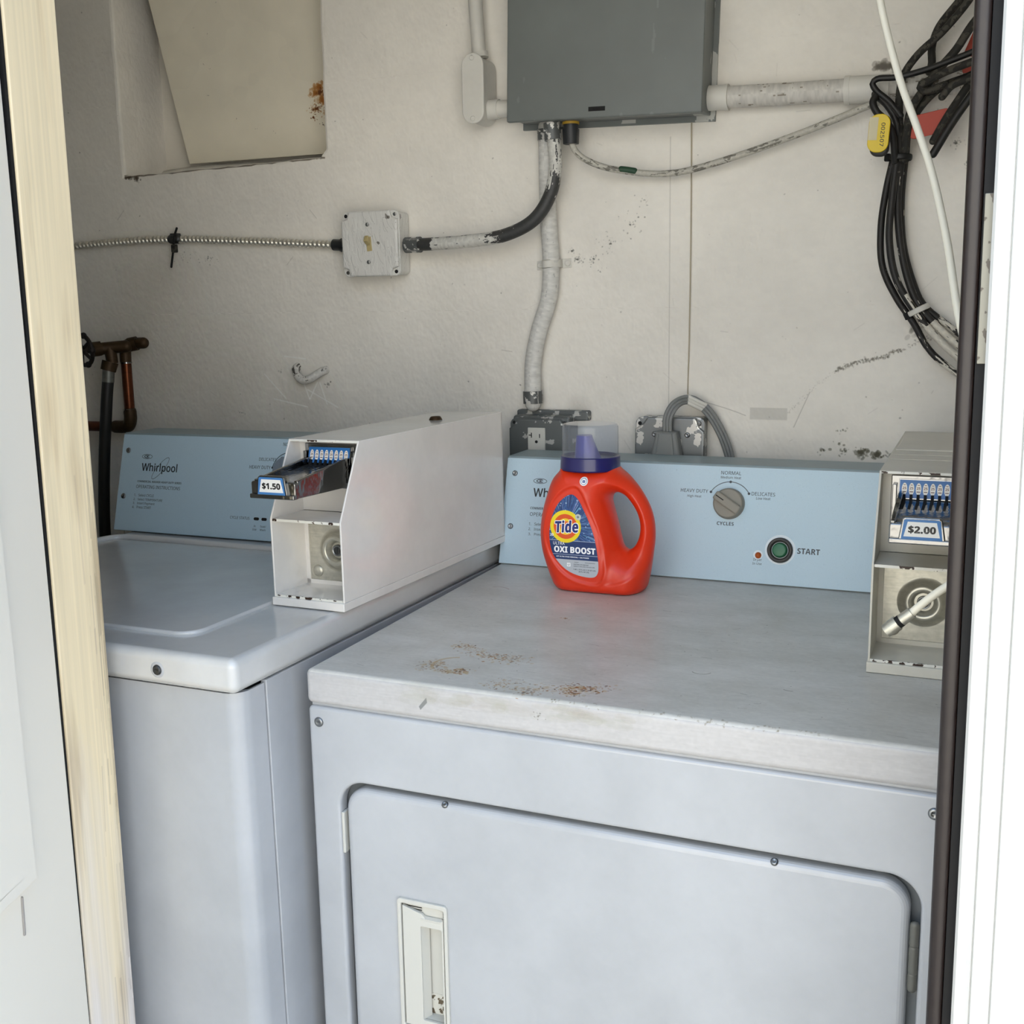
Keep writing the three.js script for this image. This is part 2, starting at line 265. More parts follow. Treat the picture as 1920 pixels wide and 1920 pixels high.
// ------------------------------------------------------------------ printed faces
const speckle = (g, w, h, base) => { g.fillStyle = base; g.fillRect(0, 0, w, h); for (let i = 0; i < 9000; i++) { g.fillStyle = rnd() > 0.5 ? 'rgba(255,255,255,.10)' : 'rgba(60,90,110,.07)'; g.fillRect(rr(0, w), rr(0, h), rr(1, 4), rr(1, 4)); } };
function swirlLogo(g, X, Y, S, x, y) {               // brand word with its ring and swash
  g.fillStyle = g.strokeStyle = '#16181c';
  fit(g, 'Whirlpool', X(x + 0.0435), Y(y - 0.0195), 0.085 * S, '', 'sans-serif'); g.lineWidth = 0.0006 * S; g.strokeText('Whirlpool', X(x + 0.0435), Y(y - 0.0195));
  g.lineWidth = 0.0007 * S; g.beginPath(); g.ellipse(X(x + 0.0115), Y(y + 0.0005), 0.0118 * S, 0.0042 * S, 0, 0, 7); g.stroke();
  g.lineWidth = 0.0012 * S; g.beginPath(); g.ellipse(X(x + 0.0115), Y(y + 0.0005), 0.0062 * S, 0.0024 * S, 0, 0.6, 5.6); g.stroke(); g.beginPath(); g.ellipse(X(x + 0.012), Y(y + 0.0005), 0.0022 * S, 0.001 * S, 0, 0, 7); g.fill();
  g.lineWidth = 0.0006 * S; g.beginPath(); g.ellipse(X(x + 0.0455), Y(y - 0.0205), 0.0265 * S, 0.0072 * S, -0.85, 0, 7); g.stroke();
}
const FL = 0.1814;                                    // slanted height of a control panel
function panelFace(width, draw) { return canvas(2048, Math.round(2048 * FL / width), (g, w, h) => { const S = w / width; speckle(g, w, h, '#bfd6e2'); draw(g, (x) => x * S, (y) => h - y * S, S); }); }
const ink = '#2b3138';
const dryerFace = panelFace(0.634, (g, X, Y, S) => {
  swirlLogo(g, X, Y, S, 0.0508, 0.1432);
  g.fillStyle = ink; fit(g, 'COMMERCIAL DRYER HEAVY DUTY SERIES', X(0.0484), Y(0.0968), 0.104 * S, 'bold', 'sans-serif', 'left');
  fit(g, 'OPERATING INSTRUCTIONS', X(0.0484), Y(0.0865), 0.104 * S, '', 'sans-serif', 'left');
  fit(g, '1.   Select CYCLE', X(0.0478), Y(0.0695), 0.047 * S, '', 'sans-serif', 'left'); fit(g, '2.   Insert Payment', X(0.0482), Y(0.061), 0.052 * S, '', 'sans-serif', 'left'); fit(g, '3.   Press START', X(0.0486), Y(0.0525), 0.045 * S, '', 'sans-serif', 'left');
  fit(g, 'NORMAL', X(0.3818), Y(0.1715), 0.0325 * S); fit(g, 'Medium Heat', X(0.3820), Y(0.1640), 0.0325 * S);
  fit(g, 'HEAVY DUTY', X(0.3252), Y(0.1405), 0.0445 * S); fit(g, 'High Heat', X(0.326), Y(0.1318), 0.023 * S);
  fit(g, 'DELICATES', X(0.4342), Y(0.1402), 0.0372 * S); fit(g, 'Low Heat', X(0.4346), Y(0.1330), 0.0225 * S);
  fit(g, 'CYCLES', X(0.3785), Y(0.0905), 0.0275 * S, 'bold'); fit(g, 'START', X(0.5086), Y(0.0545), 0.0345 * S, 'bold');
  fit(g, 'Dryer', X(0.4326), Y(0.0368), 0.0135 * S); fit(g, 'In Use', X(0.4325), Y(0.0305), 0.0145 * S);
  g.strokeStyle = ink; g.lineWidth = 0.001 * S; g.beginPath(); g.arc(X(0.3822), Y(0.1228), 0.0345 * S, Math.PI * 1.165, Math.PI * 1.835); g.stroke();
  for (const a of [1.165, 1.5, 1.835]) { g.beginPath(); g.arc(X(0.3822) + Math.cos(a * Math.PI) * 0.0345 * S, Y(0.1228) + Math.sin(a * Math.PI) * 0.0345 * S, 0.002 * S, 0, 7); g.fill(); }
  g.fillStyle = 'rgba(240,246,248,.75)'; for (const [x, y, r] of [[0.466, 0.0545, 0.0232], [0.4329, 0.0445, 0.0072]]) { g.beginPath(); g.arc(X(x), Y(y), r * S, 0, 7); g.fill(); }
  for (let i = 0; i < 26; i++) speck(g, rr(0, X(0.634)), rr(0, Y(0)), 1.6, [90, 100, 104], 1, 1, 0.6);
});
const washerFace = panelFace(0.616, (g, X, Y, S) => {  // x from the panel's left end
  swirlLogo(g, X, Y, S, 0.0495, 0.1400);
  g.fillStyle = ink; fit(g, 'COMMERCIAL WASHER HEAVY DUTY SERIES', X(0.0435), Y(0.0935), 0.104 * S, 'bold', 'sans-serif', 'left');
  fit(g, 'OPERATING INSTRUCTIONS', X(0.0420), Y(0.0835), 0.104 * S, '', 'sans-serif', 'left');
  [['1.   Select CYCLE', 0.047], ['2.   Select TEMPERATURE', 0.069], ['3.   Insert Payment', 0.052], ['4.   Press START', 0.045]].forEach(([s, w], i) => fit(g, s, X(0.0395 - 0.0005 * i), Y(0.0672 - 0.0075 * i), w * S, '', 'sans-serif', 'left'));
  fit(g, 'DELICATES', X(0.3325), Y(0.1440), 0.038 * S); fit(g, 'HEAVY DUTY', X(0.3175), Y(0.1292), 0.046 * S);
  fit(g, 'NORMAL', X(0.378), Y(0.172), 0.032 * S);
  fit(g, 'CYCLE STATUS', X(0.2855), Y(0.0375), 0.043 * S); fit(g, 'In', X(0.3195), Y(0.0245), 0.0045 * S); fit(g, 'Use', X(0.3195), Y(0.0185), 0.009 * S); fit(g, 'Soak/', X(0.3372), Y(0.0245), 0.0125 * S); fit(g, 'Wash', X(0.3372), Y(0.0185), 0.0125 * S);
  g.strokeStyle = ink; g.lineWidth = 0.0012 * S; g.beginPath(); g.arc(X(0.378), Y(0.1228), 0.0345 * S, Math.PI * 1.06, Math.PI * 1.94); g.stroke();
  g.beginPath(); g.arc(X(0.378) - 0.0338 * S, Y(0.1298), 0.002 * S, 0, 7); g.fill();
});
// a control panel: body with the printed sloping front; local x from 0, base line at z = 0, y = 0
function controlPanel(parent, width, print) {
  const c = new THREE.Group(); c.name = 'control_panel'; parent.add(c);
  part('panel_housing', profileX([[-0.002, 0], [-0.0495, 0.175], [-0.051, 0.1765], [-0.135, 0.1765], [-0.135, 0]], 0, width, 0.0015), blueGrey, c);
  const f = new THREE.PlaneGeometry(width - 0.002, FL - 0.003), tilt = -Math.atan2(0.0479, 0.175);
  f.rotateX(tilt).translate(width / 2, 0.0875, -0.0232);
  part('printed_front', f, std({ map: print, roughness: 0.42 }), c, true);
  const on = (x, e) => [x, (e * 0.175) / FL, -(e * 0.0479) / FL + 0.0007];
  return { c, on, tilt };
}
function onPanel(p, name, gs, mat, x, e, keep) { const m = part(name, gs, mat, p.c, keep); m.position.set(...p.on(x, e)); m.rotation.x = p.tilt; return m; }
const screwHead = (r = 0.005) => [latheZ([[0.0001, 0.0016], [r * 0.42, 0.0016], [r * 0.46, 0.0026], [r * 0.8, 0.0022], [r, 0.0008], [r, -0.001]], 20), at(new THREE.BoxGeometry(r * 0.7, r * 0.16, 0.0006), 0, 0, 0.0019)];

// ------------------------------------------------------------------ coin boxes
const stripTex = canvas(512, 160, (g, w, h) => {
  g.fillStyle = '#2a6db0'; g.fillRect(0, 0, w, h);
  for (let i = 0; i < 8; i++) { const x = 42 + i * 61; g.fillStyle = '#efe9dc'; g.beginPath(); g.ellipse(x, 80, 24, 54, 0, 0, 7); g.fill(); g.fillStyle = '#5b2a22'; fit(g, '25', x, 72, 34, 'bold'); g.fillRect(x - 15, 100, 30, 7); g.fillRect(x - 10, 42, 20, 5); }
});
const priceTex = (s, scratch) => canvas(512, 300, (g, w, h) => {
  g.fillStyle = '#3f74ab'; g.fillRect(0, 0, w, h); g.fillStyle = '#e4e2dc'; g.beginPath(); g.moveTo(78, 36); g.lineTo(434, 36); g.lineTo(480, 258); g.lineTo(32, 258); g.fill();
  g.fillStyle = g.strokeStyle = '#141414'; g.lineWidth = 7; g.lineJoin = 'round'; fit(g, s, w / 2, 152, 345, 'bold'); g.strokeText(s, w / 2, 152);
  for (let i = 0; i < 26; i++) { g.strokeStyle = scratch ? 'rgba(228,226,220,.7)' : 'rgba(228,226,220,.35)'; g.lineWidth = rr(1.5, 4); const x = rr(200, 360), y = rr(100, 210); g.beginPath(); g.moveTo(x, y); g.lineTo(x + rr(-30, 30), y + rr(-12, 12)); g.stroke(); }
});
const chipEdge = (s) => std({ roughness: 0.5, map: dataTex(256, (u, v) => (fbm(u * 14, v * 14, 14, s, 4) > 0.6 ? [52, 34, 22] : [226, 224, 214]), 0.09, true) });
const chippedRim = chipEdge(111);
// local frame: x to the right from 0, y up from what the box stands on, z = 0 at the front edge of the lower compartment
function coinBox(label, pos, w, h, bp, len, slant, price, scratch, paint, knee = 0.118) {
  const t = thing('coin_box', label, 'coin box', pos), T = 0.0026, hk = knee, zi = -0.073;
  const side = [[0, bp], [0, hk], [-slant, h], [-len, h], [-len, bp]];
  part('housing', [profileX(side, 0, T, 0.0007), profileX(side, w - T, w, 0.0007), box(0.001, w - 0.001, h - T, h, -len, -slant, 0.0007, 2), box(0, w, bp, h, -len, -len + T), box(T, w - T, bp, bp + T, zi, -0.0005)], paint, t);
  part('base_plate', box(-0.0012, w + 0.0012, 0, bp, -len, 0.0035, 0.001, 2), paint, t);
  part('shelf', box(T, w - T, hk - 0.0035, hk - 0.0005, zi, -0.001, 0.0005, 2), paint, t);
  for (const b of [box(T + 0.001, w - T, hk - 0.0037, hk - 0.0003, -0.0012, -0.0006), box(T, w - T, bp, bp + T + 0.0004, -0.002, -0.0002), box(0.002, w - 0.002, h - T - 0.0005, h - 0.0006, -slant - 0.0008, -slant + 0.0005)]) part('chipped_rim', b, chippedRim, t);
  part('inner_panel', [box(T, w - T, hk, h - T, zi - 0.004, zi), box(T, w - T, bp + T, hk - 0.003, zi - 0.008, zi - 0.004), box(T, T + 0.006, bp + T, hk - 0.003, zi - 0.004, zi + 0.0005), box(w - T - 0.006, w - T, bp + T, hk - 0.003, zi - 0.004, zi + 0.0005), box(T, w - T, bp + T, bp + T + 0.006, zi - 0.004, zi + 0.0005)], paint, t);
  // money door: stainless plate with a pressed dome and a lock
  const d = part('money_door', [box(T + 0.0062, w - T - 0.0062, bp + T + 0.0062, hk - 0.0035, zi - 0.004, zi - 0.001), at(latheZ([[0.0005, -0.002], [0.009, -0.0018], [0.0115, 0.0005], [0.0145, 0.0085], [0.0185, 0.0098], [0.022, 0.0078], [0.0262, 0.0012], [0.031, 0.0], [0.0345, -0.0005]], 56), w * 0.5, (bp + hk) / 2 - 0.001, zi - 0.001)], steel, t);
  const lk = part('lock', [at(latheZ([[0.0052, 0.002], [0.0066, 0.004], [0.0078, 0.003], [0.0082, -0.002]], 28), w * 0.5, (bp + hk) / 2 - 0.001, zi)], screwSteel, d);
  part('keyway', [at(latheZ([[0.0001, 0.0026], [0.0056, 0.0026]], 24), w * 0.5, (bp + hk) / 2 - 0.001, zi), box(w * 0.5 - 0.0006, w * 0.5 + 0.0006, (bp + hk) / 2 - 0.005, (bp + hk) / 2 + 0.003, zi + 0.002, zi + 0.0032)], darkSteel, d);
  for (const [bx, by] of [[0.021, bp + 0.021], [0.021, hk - 0.012], [w - 0.021, bp + 0.021], [w - 0.021, hk - 0.012]]) part('bolt', [at(latheZ([[0.0001, 0.0035], [0.004, 0.0034], [0.0074, 0.002], [0.0086, 0]], 24), bx, by, zi - 0.001)], steel, d);
  // coin mechanism and its slide
  const cx = w * 0.5, sy = h - 0.047;                 // middle height of the slide
  const m = part('coin_mechanism', [box(cx - 0.043, cx + 0.043, sy - 0.021, h - 0.007, zi, zi + 0.004, 0.0012, 2), profileX([[zi + 0.004, sy + 0.036], [zi + 0.007, sy + 0.036], [zi + 0.0125, sy + 0.013], [zi + 0.022, sy + 0.007], [zi + 0.022, sy + 0.0055], [zi + 0.004, sy + 0.0055]], cx - 0.034, cx + 0.034, 0.0004), box(cx - 0.041, cx - 0.036, sy - 0.012, sy + 0.03, zi + 0.004, zi + 0.012, 0.001, 2), box(cx + 0.036, cx + 0.041, sy - 0.012, sy + 0.03, zi + 0.004, zi + 0.012, 0.001, 2)], chrome, t);
  const strip = new THREE.PlaneGeometry(0.066, 0.0215); strip.rotateX(-Math.atan2(0.0055, 0.023)).translate(cx, sy + 0.0247, zi + 0.0103);
  part('coin_value_strip', strip, std({ map: stripTex, roughness: 0.35 }), m, true);
  for (let i = 0; i < 8; i++) part('coin_slot', [box(-0.0016, 0.0016, -0.006, 0.008, -0.001, 0.003).rotateX(-0.5).translate(cx - 0.0276 + i * 0.00788, sy + 0.0105, zi + 0.0148), box(-0.0016, 0.0016, -0.004, 0.004, -0.008, 0.010).translate(cx - 0.0276 + i * 0.00788, sy + 0.0055, zi + 0.0145)], black, m);
  const s = new THREE.Group(); s.name = 'coin_slide'; t.add(s);
  const wedge = (a, b, hr, hf) => profileX([[zi + 0.002, sy - 0.0165], [0.056, sy - 0.0145], [0.056, sy + hf], [zi + 0.024, sy + hr], [zi + 0.002, sy + hr]], a, b, 0.0012);
  part('slide_body', [wedge(cx - 0.0285, cx + 0.0285, 0.012, 0.005), wedge(cx - 0.0335, cx - 0.028, 0.022, 0.008), wedge(cx + 0.028, cx + 0.0335, 0.022, 0.008)], chrome, s);
  for (let i = 0; i < 8; i++) part('slide_slot', profileX([[zi + 0.022, sy + 0.0113], [zi + 0.064, sy + 0.0078], [zi + 0.064, sy + 0.0093], [zi + 0.022, sy + 0.0128]], cx - 0.0282 + i * 0.0076, cx - 0.025 + i * 0.0076), black, s);
  part('slide_face', [ext(rrect(cx - 0.034, cx + 0.034, sy - 0.0135, sy + 0.0065, 0.003), 0.053, 0.062, 0.0015, 2), box(cx - 0.034, cx + 0.034, sy - 0.015, sy - 0.009, 0.055, 0.0665, 0.0016, 2), ext(poly([[cx - 0.024, sy - 0.0105], [cx + 0.024, sy - 0.0105], [cx + 0.0205, sy + 0.0125], [cx + 0.0175, sy + 0.0145], [cx - 0.0175, sy + 0.0145], [cx - 0.0205, sy + 0.0125]]), 0.060, 0.0655, 0.0012, 2)], chrome, s);
  const pl = new THREE.ShapeGeometry(poly([[-0.0212, -0.0103], [0.0212, -0.0103], [0.0186, 0.0108], [0.0165, 0.0118], [-0.0165, 0.0118], [-0.0186, 0.0108]])), q = pl.attributes.uv;
  for (let i = 0; i < q.count; i++) q.setXY(i, q.getX(i) / 0.0424 + 0.5, (q.getY(i) + 0.0103) / 0.0221);
  pl.translate(cx, sy + 0.0008, 0.0659);
  const lab = part('price_label', pl, std({ map: priceTex(price, scratch), roughness: 0.45 }), s, true); lab.userData.label = 'blue-edged price label reading ' + price;
  return t;
}

// ------------------------------------------------------------------ washer (slightly out of true)
const WP = [-0.0267, 0.0384, 0.1034], WR = new THREE.Euler(-0.005, -0.021, 0.0103, 'YXZ');
{
  const t = thing('washing_machine', 'white top-loading washing machine behind the door jamb with a blue control panel and closed lid', 'washing machine', WP); t.rotation.copy(WR);
  const F = -H - WP[1] + 0.012;
  part('top_panel', box(-0.69, 0, -0.0425, 0, -0.80, 0, 0.011, 5), enamelLightened, t);
  part('lid', ext(rrect(-0.655, -0.110, 0.062, 0.505, 0.03), -0.002, 0.0042, 0.003, 4).rotateX(-Math.PI / 2), enamelLightened, t);
  part('lid_rim', tube([[-0.668, 0.003, -0.40], [-0.664, 0.004, -0.478], [-0.646, 0.0045, -0.515], [-0.60, 0.0045, -0.522], [-0.36, 0.0045, -0.513], [-0.12, 0.0045, -0.506]], 0.0065, 60, 10), enamelLightened, t);
  // front sheet wrapping round the right corner, and the side sheet behind the seam
  const plan = new THREE.Shape(); plan.moveTo(-0.685, 0.012); plan.lineTo(-0.027, 0.012); plan.absarc(-0.027, 0.034, 0.022, -Math.PI / 2, 0); plan.lineTo(-0.005, 0.0605); plan.lineTo(-0.008, 0.0605); plan.lineTo(-0.008, 0.035); plan.lineTo(-0.03, 0.016); plan.lineTo(-0.685, 0.016);
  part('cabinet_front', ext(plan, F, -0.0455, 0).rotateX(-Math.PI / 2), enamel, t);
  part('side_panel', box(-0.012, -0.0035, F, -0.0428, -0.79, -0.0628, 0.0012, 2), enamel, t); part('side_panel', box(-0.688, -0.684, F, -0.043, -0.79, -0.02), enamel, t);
  part('cabinet_back', box(-0.686, -0.012, F, -0.046, -0.79, -0.782), galv, t);
  part('cavity', box(-0.68, -0.013, -0.30, -0.047, -0.77, -0.04), black, t);
  const sc = part('front_screw', screwHead(0.0062), darkSteel, t); sc.position.set(-0.1115, -0.0228, 0.0004);
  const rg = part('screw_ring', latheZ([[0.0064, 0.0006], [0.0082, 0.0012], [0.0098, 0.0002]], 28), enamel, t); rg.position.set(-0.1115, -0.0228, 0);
  const p = controlPanel(t, 0.616, washerFace); p.c.position.set(-0.7225, 0.0015, -0.581); p.c.rotation.y = -0.012;
  for (const e of [0.1500, 0.0646]) onPanel(p, 'panel_screw', screwHead(0.0052), screwSteel, 0.0155, e);
  onPanel(p, 'cycle_knob', [latheZ([[0.0001, 0.014], [0.022, 0.014], [0.0245, 0.012], [0.0255, 0]], 40), box(-0.005, 0.005, -0.024, 0.024, 0.012, 0.02, 0.002, 2)], std({ color: 0x7d8893, roughness: 0.5 }), 0.378, 0.1228);
  for (let i = 0; i < 2; i++) onPanel(p, 'status_light', ext(rrect(-0.0055, 0.0055, -0.0026, 0.0026, 0.0025), -0.001, 0.0008, 0.0004, 2), black, 0.3215 + i * 0.0165, 0.0384);
}
{
  const c = coinBox('white coin box on the washing machine, its coin slide priced one dollar fifty', [0, 0, 0], 0.113, 0.219, 0.011, 0.482, 0.0515, '$1.50', false, phys({ color: 0xfaf7f4, map: grime, roughness: 0.26, clearcoat: 0.7, clearcoatRoughness: 0.1 }));
  const m = new THREE.Matrix4().makeRotationFromEuler(WR).setPosition(...WP), o = new THREE.Vector3(-0.1047, 0.0012, -0.2256).applyMatrix4(m);
  c.position.set(o.x, o.y + H, o.z); c.rotation.set(-0.005, -0.045, 0.0103, 'YXZ');
  part('top_lock', [at(latheY([[0.0001, 0.006], [0.0065, 0.006], [0.0085, 0.0045], [0.0105, 0.0005], [0.0105, 0]], 28), 0.07, 0.2187, -0.335)], brass, c);
}

// ------------------------------------------------------------------ dryer
const dryerTopTex = canvas(1600, 1600, (g, w, h) => {   // u = x / 0.74, v from the front lip (-0.05) to the back (0.69)
  const S = w / 0.74, X = (x) => x * S, Y = (z) => h - (-z + 0.05) * S;
  const im = g.createImageData(w, h);
  for (let j = 0; j < h; j++) for (let i = 0; i < w; i++) {
    const a = fbm(i / 200, j / 120, 64, 131, 4), b = fbm(i / 9, j / 7, 512, 141, 2), q = (j * w + i) * 4, k = 1 + 0.04 * (a - 0.5) + 0.05 * (b - 0.5) + 0.05 * (fbm(i / 40, j / 4, 512, 143, 2) - 0.5);
    const top = Y(0) > j ? 1 : 0.3, lip = Y(0.001) > j ? 1 : 0.87, dirt = top * Math.max(0, fbm(i / 140, j / 90, 64, 151, 5) - 0.2) * (Y(0.001) > j ? 30 : 10);  // front lip rows darkened to offset the strong light falling on them
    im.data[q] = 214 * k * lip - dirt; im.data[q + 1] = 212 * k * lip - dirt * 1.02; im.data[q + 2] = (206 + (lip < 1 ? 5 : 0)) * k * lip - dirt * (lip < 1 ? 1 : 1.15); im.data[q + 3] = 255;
  }
  g.putImageData(im, 0, 0);
  const rust = [150, 92, 36], darkR = [70, 44, 24], scr = [84, 78, 68];
  for (const [x, z, n, s, sp] of [[0.144, -0.147, 26, 3, 22], [0.165, -0.132, 22, 2.4, 22], [0.188, -0.122, 30, 3.2, 30], [0.215, -0.12, 34, 3.2, 34], [0.23, -0.118, 20, 2.6, 24], [0.142, -0.075, 26, 3.2, 22], [0.137, -0.058, 22, 3.2, 22], [0.165, -0.052, 20, 3.2, 18], [0.183, -0.057, 34, 4, 18], [0.243, -0.024, 24, 2.4, 26], [0.255, -0.04, 24, 2.4, 26], [0.283, -0.018, 40, 3.2, 26], [0.305, -0.035, 26, 2.6, 30], [0.33, -0.045, 34, 3.2, 24], [0.345, -0.048, 44, 3.6, 24], [0.335, -0.028, 30, 3.4, 20], [0.222, -0.311, 8, 3, 10], [0.36, -0.06, 14, 2, 24]]) for (let i = 0; i < n * 2; i++) { const gx = X(x) + (rnd() + rnd() + rnd() - 1.5) * sp * 1.7, gy = Y(z) + (rnd() + rnd() + rnd() - 1.5) * sp * 1.2, t = rnd(); speck(g, gx, gy, s * (t < 0.3 ? 2.2 : 1.25), t < 0.3 ? [182, 146, 88] : t < 0.75 ? rust : darkR, 1, 1, t < 0.3 ? 0.35 : 0.8); }
  g.strokeStyle = 'rgba(178,138,70,.4)'; g.lineWidth = 9; g.beginPath(); g.arc(X(0.168), Y(-0.075), 0.03 * S, 2.3, 4.4); g.stroke();
  for (let i = 0; i < 260; i++) speck(g, rr(0, w), rr(0, Y(0.0)), rr(1, 2.8), scr, 1, 1, 0.7);
  for (let i = 0; i < 170; i++) { g.strokeStyle = rgba(scr, rr(0.12, 0.45)); g.lineWidth = rr(0.8, 2.2); const x = rr(0, w), y = rr(0, Y(0)); g.beginPath(); g.moveTo(x, y); g.quadraticCurveTo(x + rr(-10, 24), y + rr(-6, 8), x + rr(8, 44), y + rr(-12, 10)); g.stroke(); }
  for (let i = 0; i < 46; i++) speck(g, X(rr(0.3, 0.62)), Y(rr(-0.006, 0.003)), 3, [110, 96, 70], 3, 14, 0.4);
  g.strokeStyle = 'rgba(96,88,72,.75)'; g.lineWidth = 2.4; g.beginPath(); g.arc(X(0.452), Y(-0.155), 26, 0.3, 2.6); g.stroke(); g.beginPath(); g.arc(X(0.56), Y(-0.13), 22, 1.2, 2.4); g.stroke();
  g.strokeStyle = 'rgba(120,50,44,.7)'; g.lineWidth = 2; g.beginPath(); g.moveTo(X(0.055), Y(-0.44)); g.quadraticCurveTo(X(0.07), Y(-0.45), X(0.085), Y(-0.435)); g.stroke();
  // front lip: flakes and soiled run
  g.fillStyle = 'rgba(120,122,122,.9)'; g.beginPath(); g.moveTo(X(0.155), Y(0.028)); g.lineTo(X(0.165), Y(0.016)); g.lineTo(X(0.166), Y(0.022)); g.lineTo(X(0.157), Y(0.032)); g.fill();
  speck(g, X(0.305), Y(0.02), 2, [70, 66, 58], 22, 26, 0.7);
  for (let i = 0; i < 60; i++) { g.fillStyle = rgba([140, 130, 108], rr(0.03, 0.08)); g.beginPath(); g.ellipse(X(rr(0.15, 0.42)), Y(rr(0.002, 0.02)), rr(14, 60), rr(4, 16), rr(-0.1, 0.1), 0, 7); g.fill(); }
});
dryerTopTex.wrapS = dryerTopTex.wrapT = THREE.ClampToEdgeWrapping;
{
  const t = thing('dryer', 'white front-loading clothes dryer with a rust-flecked top and blue control panel', 'clothes dryer', [0, 0, 0]);
  const W = 0.737, F = -H + 0.012;
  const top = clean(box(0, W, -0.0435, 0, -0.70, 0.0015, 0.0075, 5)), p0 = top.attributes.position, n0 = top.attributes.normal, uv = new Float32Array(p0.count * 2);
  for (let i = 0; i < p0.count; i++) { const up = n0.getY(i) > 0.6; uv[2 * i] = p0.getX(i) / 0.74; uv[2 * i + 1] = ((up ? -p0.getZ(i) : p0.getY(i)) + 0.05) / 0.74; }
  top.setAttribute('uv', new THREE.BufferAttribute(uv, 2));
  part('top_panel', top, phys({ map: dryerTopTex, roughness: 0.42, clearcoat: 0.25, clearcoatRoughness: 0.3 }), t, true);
  const fs = rrect(0.001, W - 0.001, F, -0.0468, 0.006), hole = rrect(0.0405, 0.7135, -0.66, -0.1385, 0.034, THREE.Path); fs.holes.push(hole);
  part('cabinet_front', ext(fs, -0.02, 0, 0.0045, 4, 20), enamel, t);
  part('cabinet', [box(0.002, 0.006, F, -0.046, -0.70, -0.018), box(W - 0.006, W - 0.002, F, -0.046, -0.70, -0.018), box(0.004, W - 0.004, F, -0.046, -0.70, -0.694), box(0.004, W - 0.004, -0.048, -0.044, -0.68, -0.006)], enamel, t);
  part('door_recess', [box(0.01, W - 0.01, -0.70, -0.10, -0.034, -0.022)], std({ color: 0x74797c, roughness: 0.6 }), t);
  const d = new THREE.Group(); d.name = 'door'; t.add(d);
  const blank = new Brush(ext(rrect(0.0475, 0.7035, -0.652, -0.1455, 0.03), -0.024, -0.0005, 0.0085, 5, 20)), pocket = new Brush(ext(rrect(0.118, 0.1825, -0.4505, -0.278, 0.004), -0.03, 0.01));
  for (const b of [blank, pocket]) { b.geometry = clean(b.geometry); b.updateMatrixWorld(); }
  const ev = new Evaluator(); ev.attributes = ['position', 'normal', 'uv']; ev.useGroups = false;
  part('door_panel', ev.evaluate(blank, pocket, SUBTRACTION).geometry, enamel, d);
  for (const x of [0.1831, 0.5673]) { const s = part('door_screw', screwHead(0.0042), screwSteel, d); s.position.set(x, -0.1478, -0.0032); s.rotation.x = -0.95; }
  const h = new THREE.Group(); h.name = 'handle'; d.add(h);
  const fr = rrect(0.1165, 0.184, -0.452, -0.2765, 0.005); fr.holes.push(rrect(0.1215, 0.1795, -0.447, -0.2825, 0.003, THREE.Path));
  const inset = poly([[0.123, -0.446], [0.178, -0.446], [0.178, -0.2965], [0.1725, -0.298], [0.168, -0.3025], [0.1545, -0.2985], [0.149, -0.293], [0.123, -0.286]]); inset.holes.push(rrect(0.1475, 0.1755, -0.436, -0.3095, 0.002, THREE.Path));
  const hg = part('grip', [ext(fr, -0.002, 0.0035, 0.0012, 3), ext(inset, -0.0025, 0.002, 0.0008, 2), box(0.118, 0.1825, -0.4505, -0.278, -0.0175, -0.0155), box(0.118, 0.1475, -0.4505, -0.278, -0.0165, -0.0035), box(0.1755, 0.1825, -0.4505, -0.278, -0.0165, -0.0035), box(0.118, 0.1825, -0.3095, -0.278, -0.0165, -0.0035), box(0.118, 0.1825, -0.4505, -0.436, -0.0165, -0.0035), profileX([[0.0015, -0.3045], [0.0025, -0.2985], [-0.002, -0.2965], [-0.012, -0.3085], [-0.012, -0.311]], 0.148, 0.1755), ext(poly([[0.1475, 0], [0.1525, -0.012], [0.1505, -0.012], [0.1455, 0]].map(([x, z]) => [x, -z])), -0.436, -0.3095).rotateX(-Math.PI / 2)], plastic, d);
  d.remove(hg); h.add(hg);
  part('grip_dirt', box(0.149, 0.1752, -0.4355, -0.408, -0.0156, -0.0151), std({ roughness: 0.7, map: dataTex(128, (u, v) => (fbm(u * 6, v * 6, 6, 161, 4) > 0.55 ? [96, 84, 66] : [206, 204, 194]), 0.035, true) }), h);
  part('latch', box(0.0407, 0.0445, -0.2345, -0.1805, -0.016, -0.0015, 0.001, 2), plastic, t);
  const hi = new THREE.Group(); hi.name = 'hinge'; t.add(hi);
  for (const [a, b] of [[-0.2135, -0.189], [-0.2435, -0.2142], [-0.262, -0.2442]]) part('knuckle', at(new THREE.CapsuleGeometry(0.0048, b - a - 0.0036, 4, 16).scale(1, 1, 0.8), 0.7085, (a + b) / 2, -0.0035), std({ color: 0x6c6c66, roughness: 0.5, metalness: 0.3 }), hi);
  for (const x of [0.016, W - 0.016]) { const s = part('front_screw', screwHead(0.0062), screwSteel, t); s.position.set(x, -0.0662, 0.0002); }
  const p = controlPanel(t, 0.634, dryerFace); p.c.position.set(0.0005, 0.0006, -0.588);
  for (const e of [0.154, 0.0642]) onPanel(p, 'panel_screw', screwHead(0.0048), screwSteel, 0.0165, e);
  const knobMat = std({ color: 0x8f8a7e, roughness: 0.5 });
  const k = onPanel(p, 'cycle_knob', [latheZ([[0.0001, 0.012], [0.0205, 0.012], [0.0232, 0.0105], [0.0245, 0.0]], 48), box(-0.023, 0.023, -0.0072, 0.0072, 0.0095, 0.021, 0.0028, 3).rotateZ(-0.56)], knobMat, 0.3822, 0.1218);
  part('pointer', box(-0.0205, -0.006, -0.0007, 0.0007, 0.0208, 0.0213).rotateZ(-0.56), black, k);
